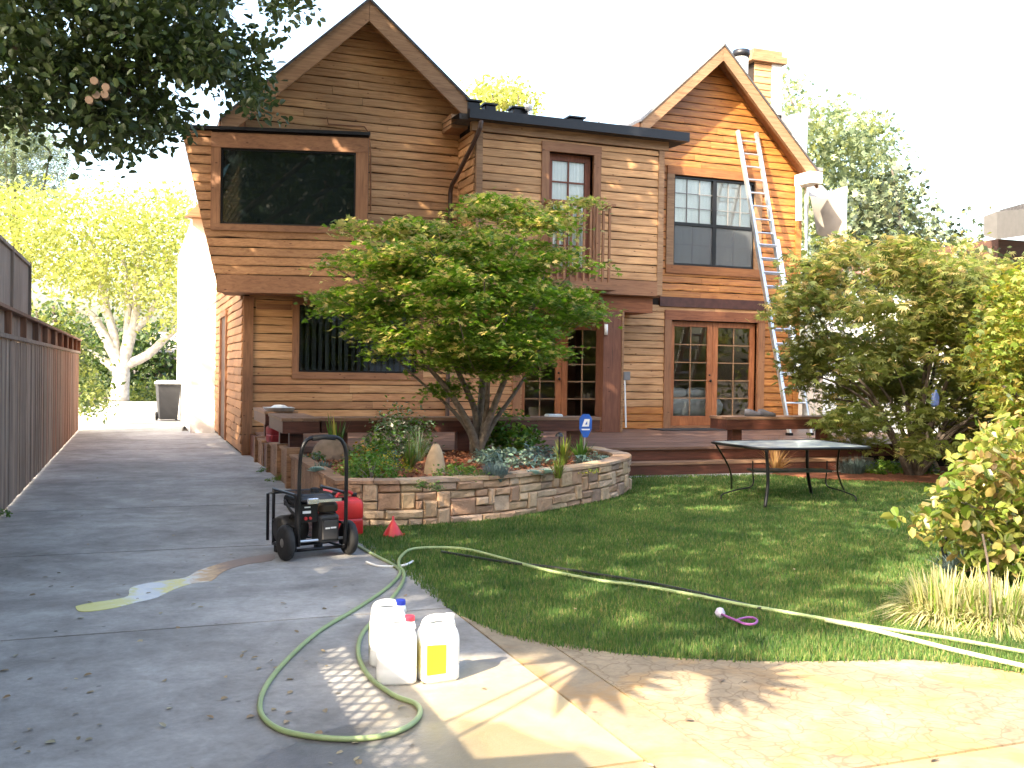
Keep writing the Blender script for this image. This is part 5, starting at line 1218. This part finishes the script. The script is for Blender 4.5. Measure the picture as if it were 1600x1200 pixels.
bin_(262, 657, plain('bin_charcoal', (.022, .022, .026), .5), white_p, 'charcoal wheelie bin with a white lid at the end of the driveway', 1.0)


# ================================================================== GENERATOR
gen = thing('generator', 'black portable generator with tall U handle and two wheels on the driveway', 'generator', (1.36, 8.28, 0), math.radians(14))
def G_(m, name, mat, **k): return m.build(name, mat, gen, world=False, **k)
wx = .27
for sgn, y_ in ((-1, -.14), (1, -.14)):
    m = MB(); m.lathe([(.05, -.032), (.11, -.036), (.135, -.028), (.143, -.012), (.143, .012), (.135, .028), (.11, .036), (.05, .032)], 26, (sgn*(wx+.005), y_, .143), 'x'); w_ = G_(m, 'wheel', rubber, smooth=True)
    m = MB(); m.lathe([(.015, -.04), (.03, -.035), (.07, -.015), (.085, -.03), (.085, .03), (.07, .015), (.03, .035), (.015, .04)], 18, (sgn*(wx+.005), y_, .143), 'x'); m.build('rim', plain('rim_grey', (.20, .19, .18), .5, .3), w_, world=False, smooth=True)
fr_ = MB(); r_ = .014
for x in (-.215, .215):
    fr_.tube(smoothp([(x, -.19, .10), (x, -.21, .3), (x, -.2, .50), (x, -.16, .525), (x, .24, .525), (x, .28, .50), (x, .28, .10), (x, .24, .075), (x, -.15, .075), (x, -.19, .10)], 3), r_, 8)
    fr_.tube([(x, -.2, .27), (x, .28, .27)], r_*.8, 8)
for y_, z_ in ((-.2, .475), (.28, .5), (.28, .1), (-.16, .075), (.1, .075)): fr_.tube([(-.215, y_, z_), (.215, y_, z_)], r_, 8)
G_(fr_, 'frame', black_metal, smooth=True)
for x in (-.18, .18):
    m = MB(); m.cbox(x-.03, x+.03, .22, .29, 0, .07, .01); G_(m, 'foot', rubber)
m = MB(); m.tube([(-.27, -.14, .143), (.27, -.14, .143)], .012); G_(m, 'axle', alu)
m = MB(); m.tube(smoothp([(-.205, -.235, .12), (-.205, -.235, .55), (-.20, -.24, .82), (-.175, -.24, .93), (-.12, -.24, .985), (0, -.24, .992), (.12, -.24, .985), (.175, -.24, .93), (.20, -.24, .82), (.205, -.235, .55), (.205, -.235, .12)], 4), .0155, 10); G_(m, 'handle', black_metal, smooth=True)
m = MB(); m.tube([(-.10, -.24, .987), (0, -.24, .995), (.10, -.24, .987)], .022, 10); G_(m, 'grip', rubber, smooth=True)
m = MB(); m.cbox(-.18, .18, -.14, .2, .40, .52, .04); G_(m, 'fuel_tank', plain('tank_black', (.02, .02, .022), .25), smooth=False, bevel=.015)
m = MB(); m.lathe([(.035, 0), (.035, .025), (.02, .03)], 14, (.05, .05, .52)); G_(m, 'fuel_cap', rubber)
m = MB(); m.cbox(.0, .185, -.17, .0, .12, .35, .02); G_(m, 'engine_shroud', plain('shroud', (.04, .038, .037), .5), bevel=.008)
m = MB(); m.cbox(.02, .165, -.19, -.172, .15, .31, .01); G_(m, 'recoil_cover', plain('recoil', (.055, .05, .048), .45))
for z_ in (.235,):
    m = MB(); m.box(.045, .085, -.196, -.1905, z_, z_+.012); m.box(.092, .14, -.196, -.1905, z_+.002, z_+.014); G_(m, 'lettering', white_p)
m = MB()
for i in range(6): m.box(.01, .18, .0+.0, .14, .14+i*.03, .152+i*.03)
G_(m, 'cooling_fins', alu)
m = MB(); m.lathe([(.10, -.2), (.115, -.16), (.115, .02), (.09, .04)], 20, (-.06, .08, .22), 'x'); G_(m, 'alternator', plain('alternator', (.05, .045, .04), .5, .4), smooth=True)
m = MB(); m.cbox(.19, .205, -.05, .2, .12, .35, .004); G_(m, 'side_panel', black_metal)
m = MB(); m.cbox(.0, .17, -.185, -.06, .37, .46, .03); G_(m, 'muffler', plain('muffler', (.05, .035, .022), .5, .5), bevel=.01)
m = MB(); m.cbox(-.2, -.02, -.19, -.17, .30, .46, .01); G_(m, 'control_panel', black_metal)
m = MB(); m.box(-.155, -.085, -.1955, -.1905, .375, .395); m.box(-.14, -.09, -.1955, -.1905, .42, .43); G_(m, 'panel_label', white_p)
m = MB(); m.lathe([(.014, 0), (.014, -.014)], 10, (-.13, -.1905, .335), 'y'); m.lathe([(.012, 0), (.012, -.014)], 10, (-.09, -.1905, .335), 'y'); G_(m, 'red_switch', plain('red_switch', (.5, .03, .03), .4))
m = MB(); m.box(-.12, .17, -.225, -.215, .462, .485); m.cbox(-.13, -.03, -.232, -.212, .455, .50, .008); G_(m, 'crossbar', plain('chrome', (.75, .76, .78), .25, .8))
m = MB(); m.tube(smoothp([(-.19, .1, .45), (-.21, -.05, .40), (-.19, -.15, .33), (-.2, -.1, .2)], 4), .012, 8); m.tube(smoothp([(-.17, .05, .3), (-.19, -.08, .36), (-.15, -.17, .28)], 4), .009, 8); G_(m, 'cable', rubber, smooth=True)
m = MB(); m.tube([(-.215, .28, .5), (-.26, .30, .49), (-.262, .29, .1)], .013, 8); G_(m, 'side_handle', black_metal)

# red cans
red_m = plain('red_plastic', (.50, .02, .02), .35, 0, .1); redp = plain('red_plastic_faded', (.52, .11, .11), .45)
def rr(w, d, r, z, n=4, cx=0, cy=0):
    out = []
    for k_, (sx, sy) in enumerate(((1, 1), (-1, 1), (-1, -1), (1, -1))):
        for i in range(n+1):
            a = math.pi/2*(k_+i/n); out.append((cx+sx*(w/2-r)+r*math.cos(a), cy+sy*(d/2-r)+r*math.sin(a), z))
    return out
def gascan(loc, rz, label, mat, w=.19, d=.30, h=.36, spout=True):
    t = thing('fuel_can', label, 'fuel can', tuple(loc), rz)
    m = MB(); m.loft([rr(w*k_, d*k_, .035, z) for k_, z in ((.92, 0), (1, .02), (1, h*.40), (.95, h*.42), (.95, h*.44), (1, h*.46), (1, h*.80), (.9, h*.9), (.6, h*.97))]); m.build('body', mat, t, world=False, smooth=True, bevel=.006)
    m = MB(); m.tube(smoothp([(0, -d*.32, h*.86), (0, -d*.2, h*1.05), (0, .0, h*1.1), (0, d*.25, h*1.05), (0, d*.34, h*.88)], 3), .016, 8); m.build('handle', mat, t, world=False, smooth=True)
    m = MB(); m.lathe([(.028, 0), (.028, .05), (.02, .06)], 12, (0, -d*.28 if spout else 0, h*.9)); m.build('cap', black_metal, t, world=False)
    for x in (-1, 1):
        m = MB(); m.box(x*w/2-.004, x*w/2+.004, -d*.3, d*.3, h*.1, h*.36); m.build('panel', mat, t, world=False)
    return t
P = PZ(536, 838); gascan((P[0]+.03, P[1]+.05, 0), 1.75, 'tall red fuel can with black cap behind the right generator wheel', red_m, h=.37)
gascan((P[0]-.12, P[1]+.28, 0), 1.4, 'faded pink red fuel can half hidden behind the generator frame', redp, h=.36)
P = PZ(405, 706, .36); gascan((1.98, 15.45, dz+.0), .2, 'dark red fuel can under the small bench near the house corner', plain('dark_red_plastic', (.28, .02, .025), .4), w=.22, d=.28, h=.27)
# funnel
P = PZ(614, 838); fu = thing('funnel', 'red plastic funnel upside down on the lawn', 'funnel', tuple(P))
m = MB(); m.lathe([(.098, .0), (.1, .006), (.092, .02), (.022, .135), (.014, .145), (.009, .19), (.006, .19)], 24, cap=True); m.build('cone', red_m, fu, world=False, smooth=True)
m = MB(); m.box(.06, .11, -.012, .012, .005, .025); m.build('tab', red_m, fu, world=False)

# ================================================================== JUGS
jug_m, jn, jb = newmat('jug_plastic'); jb.inputs['Base Color'].default_value = (.82, .82, .80, 1); jb.inputs['Roughness'].default_value = .35; jb.inputs['Subsurface Weight'].default_value = .15; jb.inputs['Subsurface Radius'].default_value = (.05, .05, .05)
lab_m, ln_, lb_ = newmat('label_yellow'); lb_.inputs['Roughness'].default_value = .5
mp, _ = coords(ln_, (1, 1, 1), False); wv = N(ln_, 'ShaderNodeTexBrick'); wv.inputs['Color1'].default_value = (.72, .66, .03, 1); wv.inputs['Color2'].default_value = (.66, .58, .03, 1); wv.inputs['Mortar'].default_value = (.5, .36, .02, 1); wv.inputs['Scale'].default_value = 34; wv.inputs['Mortar Size'].default_value = .03
ln_.links.new(mp.outputs[0], wv.inputs[0]); ln_.links.new(wv.outputs[0], lb_.inputs['Base Color'])
def jug(px, py, rz, label, capm, lab, h=.32):
    P = PZ(px, py); t = thing('jug', label, 'jug', tuple(P), rz)
    w, d = .195, .15
    def R(k_, z, cx=0, kd=None): return rr(w*k_, d*(kd or k_), .03*k_, z, 3, cx)
    m = MB(); m.loft([R(.9, 0), R(1, .012), R(1, h*.22), R(.985, h*.24), R(1, h*.26), R(1, h*.62), R(.97, h*.70), R(.90, h*.78, .0, .82), R(.80, h*.84, .0, .55), R(.70, h*.87, .0, .38)]); m.build('body', jug_m, t, world=False, smooth=True)
    m = MB(); hp = [(.045, 0, h*.86), (.035, 0, h*.925), (0, 0, h*.95), (-.04, 0, h*.94), (-.066, 0, h*.90), (-.074, 0, h*.82), (-.074, 0, h*.72)]
    m.tube(smoothp(hp, 4), .019, 10); m.build('handle', jug_m, t, world=False, smooth=True)
    m = MB(); m.lathe([(.034, h*.80), (.026, h*.905)], 16, (.062, 0, 0)); m.build('neck', jug_m, t, world=False, smooth=True)
    m = MB(); m.lathe([(.024, h*.905), (.027, h*.91), (.027, h*.975), (.024, h*.985)], 18, (.062, 0, 0)); m.build('cap', capm, t, world=False)
    if lab:
        for sx, a0 in lab:
            m = MB()
            if sx == 'f': m.add([(-.09, -d/2-.0015, h*.14), (-.09+a0, -d/2-.0015, h*.14), (-.09+a0, -d/2-.0015, h*.58), (-.09, -d/2-.0015, h*.60)], [(0, 1, 2, 3)])
            else: x = w/2+.0015 if sx == 'r' else -w/2-.0015; m.add([(x, -.045, h*.14), (x, .045, h*.14), (x, .045, h*.6), (x, -.045, h*.6)], [(0, 1, 2, 3)])
            m.build('label', lab_m, t, world=False)
blue_c = plain('cap_blue', (.03, .06, .50), .4); red_c = plain('cap_red', (.55, .03, .06), .4)
jug(606, 1036, -.2, 'white jug with a blue cap standing behind the red capped one', blue_c, [('l', 0)], .34)
jug(619, 1064, -.2, 'white jug with a red cap in front of the other two jugs', red_c, [('r', 0)], .33)
jug(683, 1060, .12, 'white jug with a big yellow label and plain white cap, rightmost of three', white_p, [('f', .105), ('r', 0)], .325)

# ================================================================== HOSES
hose_m = plain('hose_green', (.27, .34, .15), .45, 0, .15, 3); hose_p = plain('hose_pale', (.46, .50, .30), .5, 0, .1); hose_b = plain('hose_black', (.012, .014, .012), .4)
def hose(px, r, mat, name, label, z=None):
    pts = [PZ(x, y, r) for x, y in px]; pts = [PZ(x, y, r+.016) if inpoly(np.array([p[0]]), np.array([p[1]]), LAWN)[0] else p for p, (x, y) in zip(pts, px)]; m = MB(); m.tube(smoothp(pts, 6), r, 10); tag(m.build(name, mat, smooth=True), label, 'hose')
hose([(543, 840), (560, 853), (585, 867), (610, 880), (624, 890), (622, 901), (600, 922), (555, 952), (500, 985), (452, 1027), (418, 1068), (406, 1100), (415, 1125), (450, 1144), (520, 1154), (585, 1152), (632, 1138), (655, 1118), (650, 1100), (615, 1086), (576, 1056), (560, 1022), (566, 990), (592, 960), (612, 935), (628, 912), (631, 895), (623, 882), (628, 868), (650, 857), (720, 857), (780, 871), (850, 890), (930, 906), (1000, 915), (1080, 929), (1150, 943), (1230, 957), (1310, 971), (1400, 985), (1480, 997), (1620, 1022)], .0125, hose_m, 'garden_hose', 'light green garden hose looped on the driveway and running across the lawn')
hose([(1290, 969), (1350, 981), (1420, 998), (1500, 1018), (1640, 1050)], .014, hose_p, 'garden_hose', 'pale hose along the sunny front edge of the lawn at the right')
hose([(690, 862), (760, 874), (800, 880), (860, 886), (930, 897), (1000, 908), (1080, 924), (1150, 941), (1190, 951)], .011, hose_b, 'garden_hose', 'thin black hose lying along the green hose on the lawn')
hose([(572, 878), (590, 884), (612, 885), (632, 883), (645, 877)], .009, white_p, 'plastic_tube', 'short white tube crossing the hose at the lawn corner')
# leash toy
lt = thing('rope_toy', 'purple looped cord with a pale ball lying on the lawn', 'toy', tuple(PZ(1150, 966)))
m = MB(); m.lathe([(.002, -.034), (.02, -.028), (.034, 0), (.02, .028), (.002, .034)], 16, tuple(PZ(1125, 960, .035)+[0, 0, .01])); m.build('ball', plain('ball_lilac', (.45, .42, .55), .5), lt, smooth=True)
m = MB(); m.tube(smoothp([PZ(1128, 960, .05), PZ(1142, 966, .05), PZ(1152, 970, .05), PZ(1165, 975, .05), PZ(1178, 975, .05), PZ(1183, 970, .05), PZ(1176, 965, .05), PZ(1160, 966, .05), PZ(1150, 970, .05)], 4), .008, 8); m.build('cord', plain('cord_purple', (.24, .07, .24), .5), lt, smooth=True)

# ================================================================== PATIO TABLE
tb_ = thing('patio_table', 'black metal patio table with glass top on the lawn', 'table', (7.5, 10.2, 0))
tz = .70; c1 = PZ(1116, 690, tz); c2 = PZ(1208, 702, tz); c3 = PZ(1330, 698, tz); c4 = PZ(1262, 684, tz); print('table', c1, c2, c3, c4)
cs = [np.array([6.68, 10.75, tz]), np.array([6.72, 9.6, tz]), np.array([8.25, 9.5, tz]), np.array([8.35, 10.8, tz])]
cc = sum(cs)/4
def rnd_rect(k_):
    out = []
    for i in range(4):
        p, a_, b_ = cs[i], cs[(i-1) % 4], cs[(i+1) % 4]; a_ = p+(a_-p)*.16; b_ = p+(b_-p)*.16
        for t in (0, .25, .5, .75, 1): out.append((1-t)**2*a_+2*t*(1-t)*p+t*t*b_)
    return [cc+(q-cc)*k_ for q in out]
rim = rnd_rect(1.0); m = MB(); m.tube(rim+[rim[0]], .016, 8); m.build('rim', black_metal, tb_, smooth=True)
inner = rnd_rect(.985); m = MB(); n_ = len(inner); m.add([p+[0, 0, .008] for p in inner]+[p+[0, 0, .002] for p in inner], [tuple(range(n_)), tuple(range(2*n_-1, n_-1, -1))]); m.build('glass_top', glass('table_glass', (.55, .62, .60), 0.5, .2, .97, (.30, .335, .32)), tb_)
legs_ = [(PZ(1195, 795), cs[1]*.9+cc*.1, .02), (PZ(1268, 773), cs[3]*.7+cc*.3, .022), (PZ(1143, 766), cs[0]*.9+cc*.1, .012), (PZ(1320, 769), np.array([8.2, 10.1, tz]), .012)]
for g0, t0, r in legs_:
    m = MB(); md = (g0+t0)/2; md = md+(cc-md)*.10; md[2] = .33; m.tube(smoothp([t0, md, g0], 5), r, 8); m.build('leg', black_metal, tb_, smooth=True)
for g0, t0 in ((PZ(1128, 783), (1176, 735)), (PZ(1336, 786), (1292, 735))):
    s_ = PZ(t0[0], t0[1], .36); m = MB(); m.tube(smoothp([s_+[0, 0, .12], s_, s_*[1, 1, 0]+[0, 0, .17], (s_+g0)/2*[1, 1, 0]+[0, 0, .13], g0*[1, 1, 0]+[0, 0, .08], g0], 4), .009, 8); m.build('brace', black_metal, tb_, smooth=True)
a_, b_ = PZ(1174, 735, .36), PZ(1292, 735, .36)
m = MB(); m.beam(a_, b_, .30, .025); m.build('lower_shelf', plain('shelf_green', (.035, .05, .045), .5), tb_)

# ================================================================== spill, fallen leaves
spill = [(118, 948), (140, 943), (175, 938), (200, 932), (203, 920), (225, 913), (255, 908), (290, 903), (310, 892), (335, 884), (355, 878), (380, 873), (425, 866), (425, 876), (385, 882), (350, 893), (330, 908), (300, 912), (270, 922), (245, 934), (215, 941), (180, 950), (140, 956), (122, 955)]
m = MB(); G0 = [tuple(PZ(*p)[:2]) for p in spill]
G0 = [tuple(p[:2]) for p in smoothp([np.array([a, b, 0]) for a, b in G0+[G0[0]]], 3)][:-1]
m.prism(G0, .0005, .004)
sm_, n, b = newmat('paint_spill'); ge = N(n, 'ShaderNodeNewGeometry'); sx = N(n, 'ShaderNodeSeparateXYZ'); n.links.new(ge.outputs['Position'], sx.inputs[0])
nz = noise(n, ge.outputs['Position'], 9, 5, .65, .9); ad = N(n, 'ShaderNodeMath', operation='MULTIPLY_ADD'); ad.inputs[1].default_value = .5; n.links.new(nz.outputs[0], ad.inputs[0]); n.links.new(sx.outputs[0], ad.inputs[2])
mr = N(n, 'ShaderNodeMapRange'); mr.inputs[1].default_value = -.15; mr.inputs[2].default_value = 1.25; n.links.new(ad.outputs[0], mr.inputs[0])
r_ = ramp(n, mr.outputs[0], [(.0, (.55, .50, .10)), (.22, (.60, .56, .20)), (.30, (.62, .62, .62)), (.40, (.50, .52, .56)), (.47, (.60, .54, .16)), (.54, (.58, .58, .56)), (.64, (.52, .32, .15)), (.76, (.22, .14, .10)), (1, (.22, .17, .15))]); n.links.new(r_.outputs[0], b.inputs['Base Color']); b.inputs['Roughness'].default_value = .5
tag(m.build('paint_spill', sm_), 'yellow and white paint spill trailing from the generator across the driveway', 'spill')
lp = []
for i in range(150):
    px = random.uniform(0, 560) if random.random() < .75 else random.uniform(0, 1500); py = random.uniform(700, 1198)
    P = PZ(px, py, .006)
    if P[0] < -1.25 or P[0] > 6: continue
    if px < 560 and py < 1000 and random.random() < .45: continue
    if px > 620 and inpoly(np.array([P[0]]), np.array([P[1]]), LAWN)[0]: P[2] = .045
    lp.append(P)
dl = leafmat('fallen_leaf', [(.34, .26, .15), (.24, .16, .09), (.45, .38, .26), (.16, .11, .07)], .1)
tag(leaves(np.array(lp), .036, 'broad', 'fallen_leaves', dl, upb=2.0), kind='stuff', label='dry curled leaves scattered over the driveway and lawn', cat='leaves')

# ================================================================== OVERHANGING BRANCHES, upper left
okm = leafmat('oak_leaf', [(.035, .06, .018), (.05, .08, .022), (.07, .10, .03), (.03, .05, .016)], .25, .45)
ok = tree('oak_tree', 'dark leafy branches of a big oak hanging into the upper left of the photo', (-3.4, 5.2, 0))
polys = [([(-60, -60), (375, -60), (372, 0), (330, 22), (345, 52), (400, 48), (415, 62), (395, 82), (425, 92), (408, 118), (425, 148), (398, 152), (370, 112), (350, 118), (290, 112), (268, 100), (250, 105), (262, 150), (300, 178), (275, 190), (250, 205), (215, 222), (175, 243), (165, 220), (100, 232), (108, 190), (60, 178), (42, 200), (28, 150), (30, 62), (0, 78), (-60, 80)], 520), ([(425, -40), (480, -40), (485, 8), (455, 32), (430, 10)], 12), ([(-60, 95), (8, 100), (20, 150), (-5, 165), (-60, 160)], 24), ([(265, 60), (330, 70), (400, 130), (420, 175), (405, 170), (350, 110), (280, 95)], 40), ([(30, 120), (45, 130), (50, 200), (38, 205), (28, 160)], 10)]
CC = []
for pp, n_ in polys: CC.append(poly_clumps(pp, n_, 6.3, .7))
CC = np.concatenate(CC); L = pads(CC, 22, .13, .12); leaves(L, .052, 'broad', 'crown', [okm], None, ok, upb=.1, droop=.3)
m = MB()
br_px = [([(-200, -60), (-60, 40), (60, 90), (180, 130), (260, 190)], .05), ([(-60, -160), (80, -20), (200, 60), (300, 80), (400, 130)], .045), ([(60, 90), (110, 150), (170, 200)], .02), ([(150, -100), (240, 0), (330, 50)], .03), ([(180, 130), (240, 150), (310, 180)], .015)]
for px, r in br_px:
    pts = smoothp(polyline(px, 6.3), 4); n_ = len(pts); m.tube(pts, [r*(1-.8*j/(n_-1)) for j in range(n_)], 8)
m.tube([(-3.4, 5.2, 0), (-3.35, 5.3, 2.5), (-2.9, 5.8, 4.2), PY(-60, -60, 6.3)], [.3, .25, .16, .06], 12)
m.build('trunk', bark_dark, ok, smooth=True)
for i, (px, py) in enumerate(((147, 126), (150, 148), (163, 147), (139, 156), (165, 136))):
    a_ = PY(px, py, 5.55); m = MB(); m.tube([a_, a_+[.0, .3, .06]], .02, 10); m.build('cut_stub', plain('cut_wood', (.30, .20, .13), .8), ok)['label'] = 'pale round sawn branch end'

# ================================================================== what stands behind and beside the camera
shd = thing('added_shed', 'unseen wooden shed added beyond the fence for the shadow of its roof', 'shed', (-3, 0, 0))  # unseen shed, added so its roof edge shades the near drive
m = MB(); m.box(-4.4, -1.5, -2.2, 1.6, 0, 2.35); m.build('wall', fence_m, shd)
m = MB(); m.add([(-4.6, -2.4, 2.36), (-1.22, -2.4, 2.36), (-1.22, 1.93, 2.36), (-4.6, 1.93, 2.36), (-4.6, -2.4, 3.0), (-1.22, -2.4, 2.46), (-1.22, 1.93, 2.46), (-4.6, 1.93, 3.0)], MB.BF); m.build('roof', roof_m, shd)
gar = thing('garage', 'grey neighbouring garage behind the photographer', 'garage', (4, -9, 0))
m = MB(); m.box(-3, 12, -14, -9, 0, 3.0); m.build('wall', plain('garage_wall', (.30, .31, .33), .8), gar)
m = MB(); m.add([(-3.4, -8.6, 2.95), (12.4, -8.6, 2.95), (12.4, -11.5, 5.0), (-3.4, -11.5, 5.0), (-3.4, -14.4, 2.95), (12.4, -14.4, 2.95)], [(0, 1, 2, 3), (3, 2, 5, 4), (0, 3, 4), (1, 5, 2)]); m.build('roof', plain('garage_roof', (.22, .24, .26), .8), gar)
m = MB(); m.box(1, 5, -9.0, -8.94, 0, 2.3); m.build('door', white_p, gar)
for i_, (a_, b_) in enumerate(((-9, -17), (-1, -19), (7, -18), (15, -17))):  # unseen trees added to darken what the windows reflect
    t = tree('unseen_tree', ['unseen dark tree added at the left behind the garage', 'unseen dark tree added left of centre behind the garage', 'unseen dark tree added right of centre behind the garage', 'unseen dark tree added at the right behind the garage'][i_], (a_, b_, 0))
    u = np.random.randn(9000, 3); u /= np.linalg.norm(u, axis=1)[:, None]; q = np.array([a_, b_, 8.5])+u*[5.2, 3.5, 7.0]*(.75+.3*np.random.rand(9000, 1)); q = q[q[:, 2] > 1.2]
    leaves(q, .75, 'broad', 'crown', [hd], None, t, upb=0); m = MB(); m.tube([(a_, b_, 0), (a_, b_, 6)], [.4, .25], 10); m.build('trunk', bark_dark, t)
# fan palm beyond the fence, its leaf shadow falls on the patio
pm = tree('fan_palm', 'small fan palm beyond the fence near the photographer', (-2.4, 2.1, 0))
shp = PZ(905, 1045)
def fanleaf(m, c, ax, r, n=17):
    ax = np.array(ax, float); ax /= np.linalg.norm(ax); sdv = np.cross(ax, -sd); sdv /= np.linalg.norm(sdv)
    for i in range(n):
        a = (i/(n-1)-.5)*3.6; d = ax*math.cos(a)+sdv*math.sin(a); pr2 = np.cross(d, -sd); pr2 /= np.linalg.norm(pr2); l = r*random.uniform(.8, 1.05); w_ = r*.085
        m.add([c, c+d*l*.5-pr2*w_, c+d*l-[0, 0, .03], c+d*l*.5+pr2*w_], [(0, 1, 2, 3)])
tz_ = 3.1; tt = tz_/-sd[2]
c0 = np.array([shp[0], shp[1], 0])-sd*tt
m = MB(); 
fanleaf(m, c0, (.5, -.2, .5), .62)
fanleaf(m, np.array([2.75, 4.35, 0])-sd*tt*1.02, (.6, -.1, .5), .5, 15)
fanleaf(m, np.array([2.25, 4.85, 0])-sd*tt*.98, (-.2, .1, .5), .3, 13); m.build('frond', gr1, pm)
base = np.array([-2.4, 2.0, 0]); top_ = np.array([c0[0]-.5, c0[1]-.5, 2.5])
m = MB(); m.tube([base, base+[0, 0, 1.8]], .09, 10); m.tube(smoothp([base+[0, 0, 1.8], top_, c0], 4), .012, 6); m.tube(smoothp([base+[0, 0, 1.8], top_+[-.1, .1, -.1], np.array([2.25, 4.85, 0])-sd*tt*.98], 4), .012, 6); m.build('trunk', bark_m, pm)

# tall unseen trees, crowns shaped to shade the yard; what must stay sunny stays clear of them
litpoly = [tuple(PZ(*p)[:2]) for p in [(470, 985), (640, 1000), (780, 1022), (870, 1012), (1000, 1024), (1150, 1000), (1300, 985), (1480, 940)]]+[(9, 6.5), (12, 3), (3, 1.0), (.6, 1.5), (.6, 4.6)]
def keepout(P):
    """True where a leaf at P would take the sun off a place that is sunny in the photograph"""
    bad = np.zeros(len(P), bool)
    t = P[:, 2]/-sd[2]; G = P+sd*t[:, None]
    bad |= inpoly(G[:, 0], G[:, 1], litpoly) & (P[:, 2] > 0)
    bad |= (G[:, 1] > 30)
    def plane(Y, x0, x1, z0, z1):
        t = (Y-P[:, 1])/sd[1]; Q = P+sd*t[:, None]; return (t > 0) & (Q[:, 0] > x0) & (Q[:, 0] < x1) & (Q[:, 2] > z0) & (Q[:, 2] < z1)
    t = (17.7-P[:, 1])/sd[1]; Q = P+sd*t[:, None]
    bad |= (t > 0) & (Q[:, 0] > 10.2) & (Q[:, 2] > 4.15+np.random.rand(len(P))*1.2)
    bad |= (t > 0) & (Q[:, 0] > 10.2) & (Q[:, 0] < 12.6) & (Q[:, 2] > 4.7)
    bad |= plane(17.5, 9.3, 14, 6.3, 10)
    bad |= plane(5.9, 4.7, 9.5, .0, 4.0)
    bad |= plane(9.6, 10.2, 13, .4, 4.5)
    bad |= plane(24.2, .9, 1.75, .3, 5.6) & (np.random.rand(len(P)) < .9)
    # patches of sun on lawn, drive and maple
    for (gx, gy, r) in [(*PZ(1100, 795)[:2], .35), (*PZ(480, 895)[:2], .16), (*PZ(440, 770)[:2], .35), (*PZ(400, 703)[:2], .3), (*PZ(900, 810)[:2], .1), (*PZ(350, 803)[:2], .1), (*PZ(1340, 760)[:2], .3)]:
        bad |= np.hypot(G[:, 0]-gx, G[:, 1]-gy) < r
    t = (12.3-P[:, 1])/sd[1]; Q = P+sd*t[:, None]
    for q, r in ((PY(770, 360, 12.3), .16), (PY(800, 530, 12.3), .16), (PY(725, 525, 12.3), .1), (PY(790, 590, 12.3), .08)): bad |= np.hypot(Q[:, 0]-q[0], Q[:, 2]-q[2]) < r
    return bad
tg = []
for i in range(2050):
    u = random.random()
    if u < .40: T = np.array([random.uniform(-1.3, 13), random.uniform(4.5, 17.5), random.uniform(0, .6)])
    elif u < .47: T = np.array([random.uniform(.5, 2.5), random.uniform(4.5, 25), 0])
    elif u < .57: T = np.array([1.7, random.uniform(17.5, 24.5), random.uniform(0, 3.2)])
    elif u < .92: T = np.array([random.uniform(.5, 10.8), 17.3, random.uniform(0, 8.6)])
    else: T = np.array([random.uniform(10.5, 14), 17.3, random.uniform(.3, 4.6)])
    zc = random.uniform(max(5.5, T[2]+2.5), max(12.5, T[2]+6)); P = T-sd*((zc-T[2])/-sd[2]); tg.append(P)
tg = np.array(tg); L = (tg[:, None]+np.random.randn(len(tg), 20, 3)*.42).reshape(-1, 3)
px_, py_, w_ = proj(L) if False else (None, None, None)
v = L-CAM; w_ = v@fw; px_ = 800+F_PX*(v@R_)/np.where(np.abs(w_) < .01, .01, w_); py_ = 600-F_PX*(v@U_)/np.where(np.abs(w_) < .01, .01, w_)
vis = (w_ > 0) & (px_ > -90) & (px_ < 1690) & (py_ > -90) & (py_ < 1300)
L = L[~vis & ~keepout(L) & (L[:, 2] > 2.5)]
trunks = [(-4.5, 9.5), (-9.5, 6.0), (-8.0, 12.5), (-7.5, -6.0), (-12, 0), (-14, 9)]
own = np.argmin([np.hypot(L[:, 0]-a, L[:, 1]-b) for a, b in trunks], axis=0)
tl_m = leafmat('tall_tree_leaf', [(.05, .08, .02), (.07, .11, .03), (.04, .06, .018)], .3)
names = ['behind the driveway fence', 'in the middle of the neighbour yard', 'near the far end of the neighbour yard', 'beside the shed', 'at the back of the neighbour yard', 'farthest back in the neighbour yard']
for i, (a, b) in enumerate(trunks):
    q = L[own == i]
    if len(q) < 30: continue
    t = tree('unseen_tree', 'tall unseen shade tree, crown shaped for its shadow, '+names[i], (a, b, 0)); leaves(q, .26, 'broad', 'crown', [tl_m], None, t, upb=.0)
    m = MB(); c_ = q.mean(0); m.tube(smoothp([(a, b, 0), (a, b, 3), c_], 4), [.32-.025*j for j in range(9)], 10)
    for k_ in range(16):
        e_ = q[random.randrange(len(q))]; tst = np.array([[a, b, 3.2]])*(1-np.linspace(0, 1, 12)[:, None])+e_*np.linspace(0, 1, 12)[:, None]+[0, 0, .2]
        if keepout(tst[1:]).any(): continue
        m.tube([(a, b, 3.2), (np.array([a, b, 3.2])+e_)/2+[0, 0, .4], e_], [.09, .06, .02], 6)
    m.build('trunk', bark_dark, t, smooth=True)
print('leaves shade', len(L), 'objects', len(S.objects))
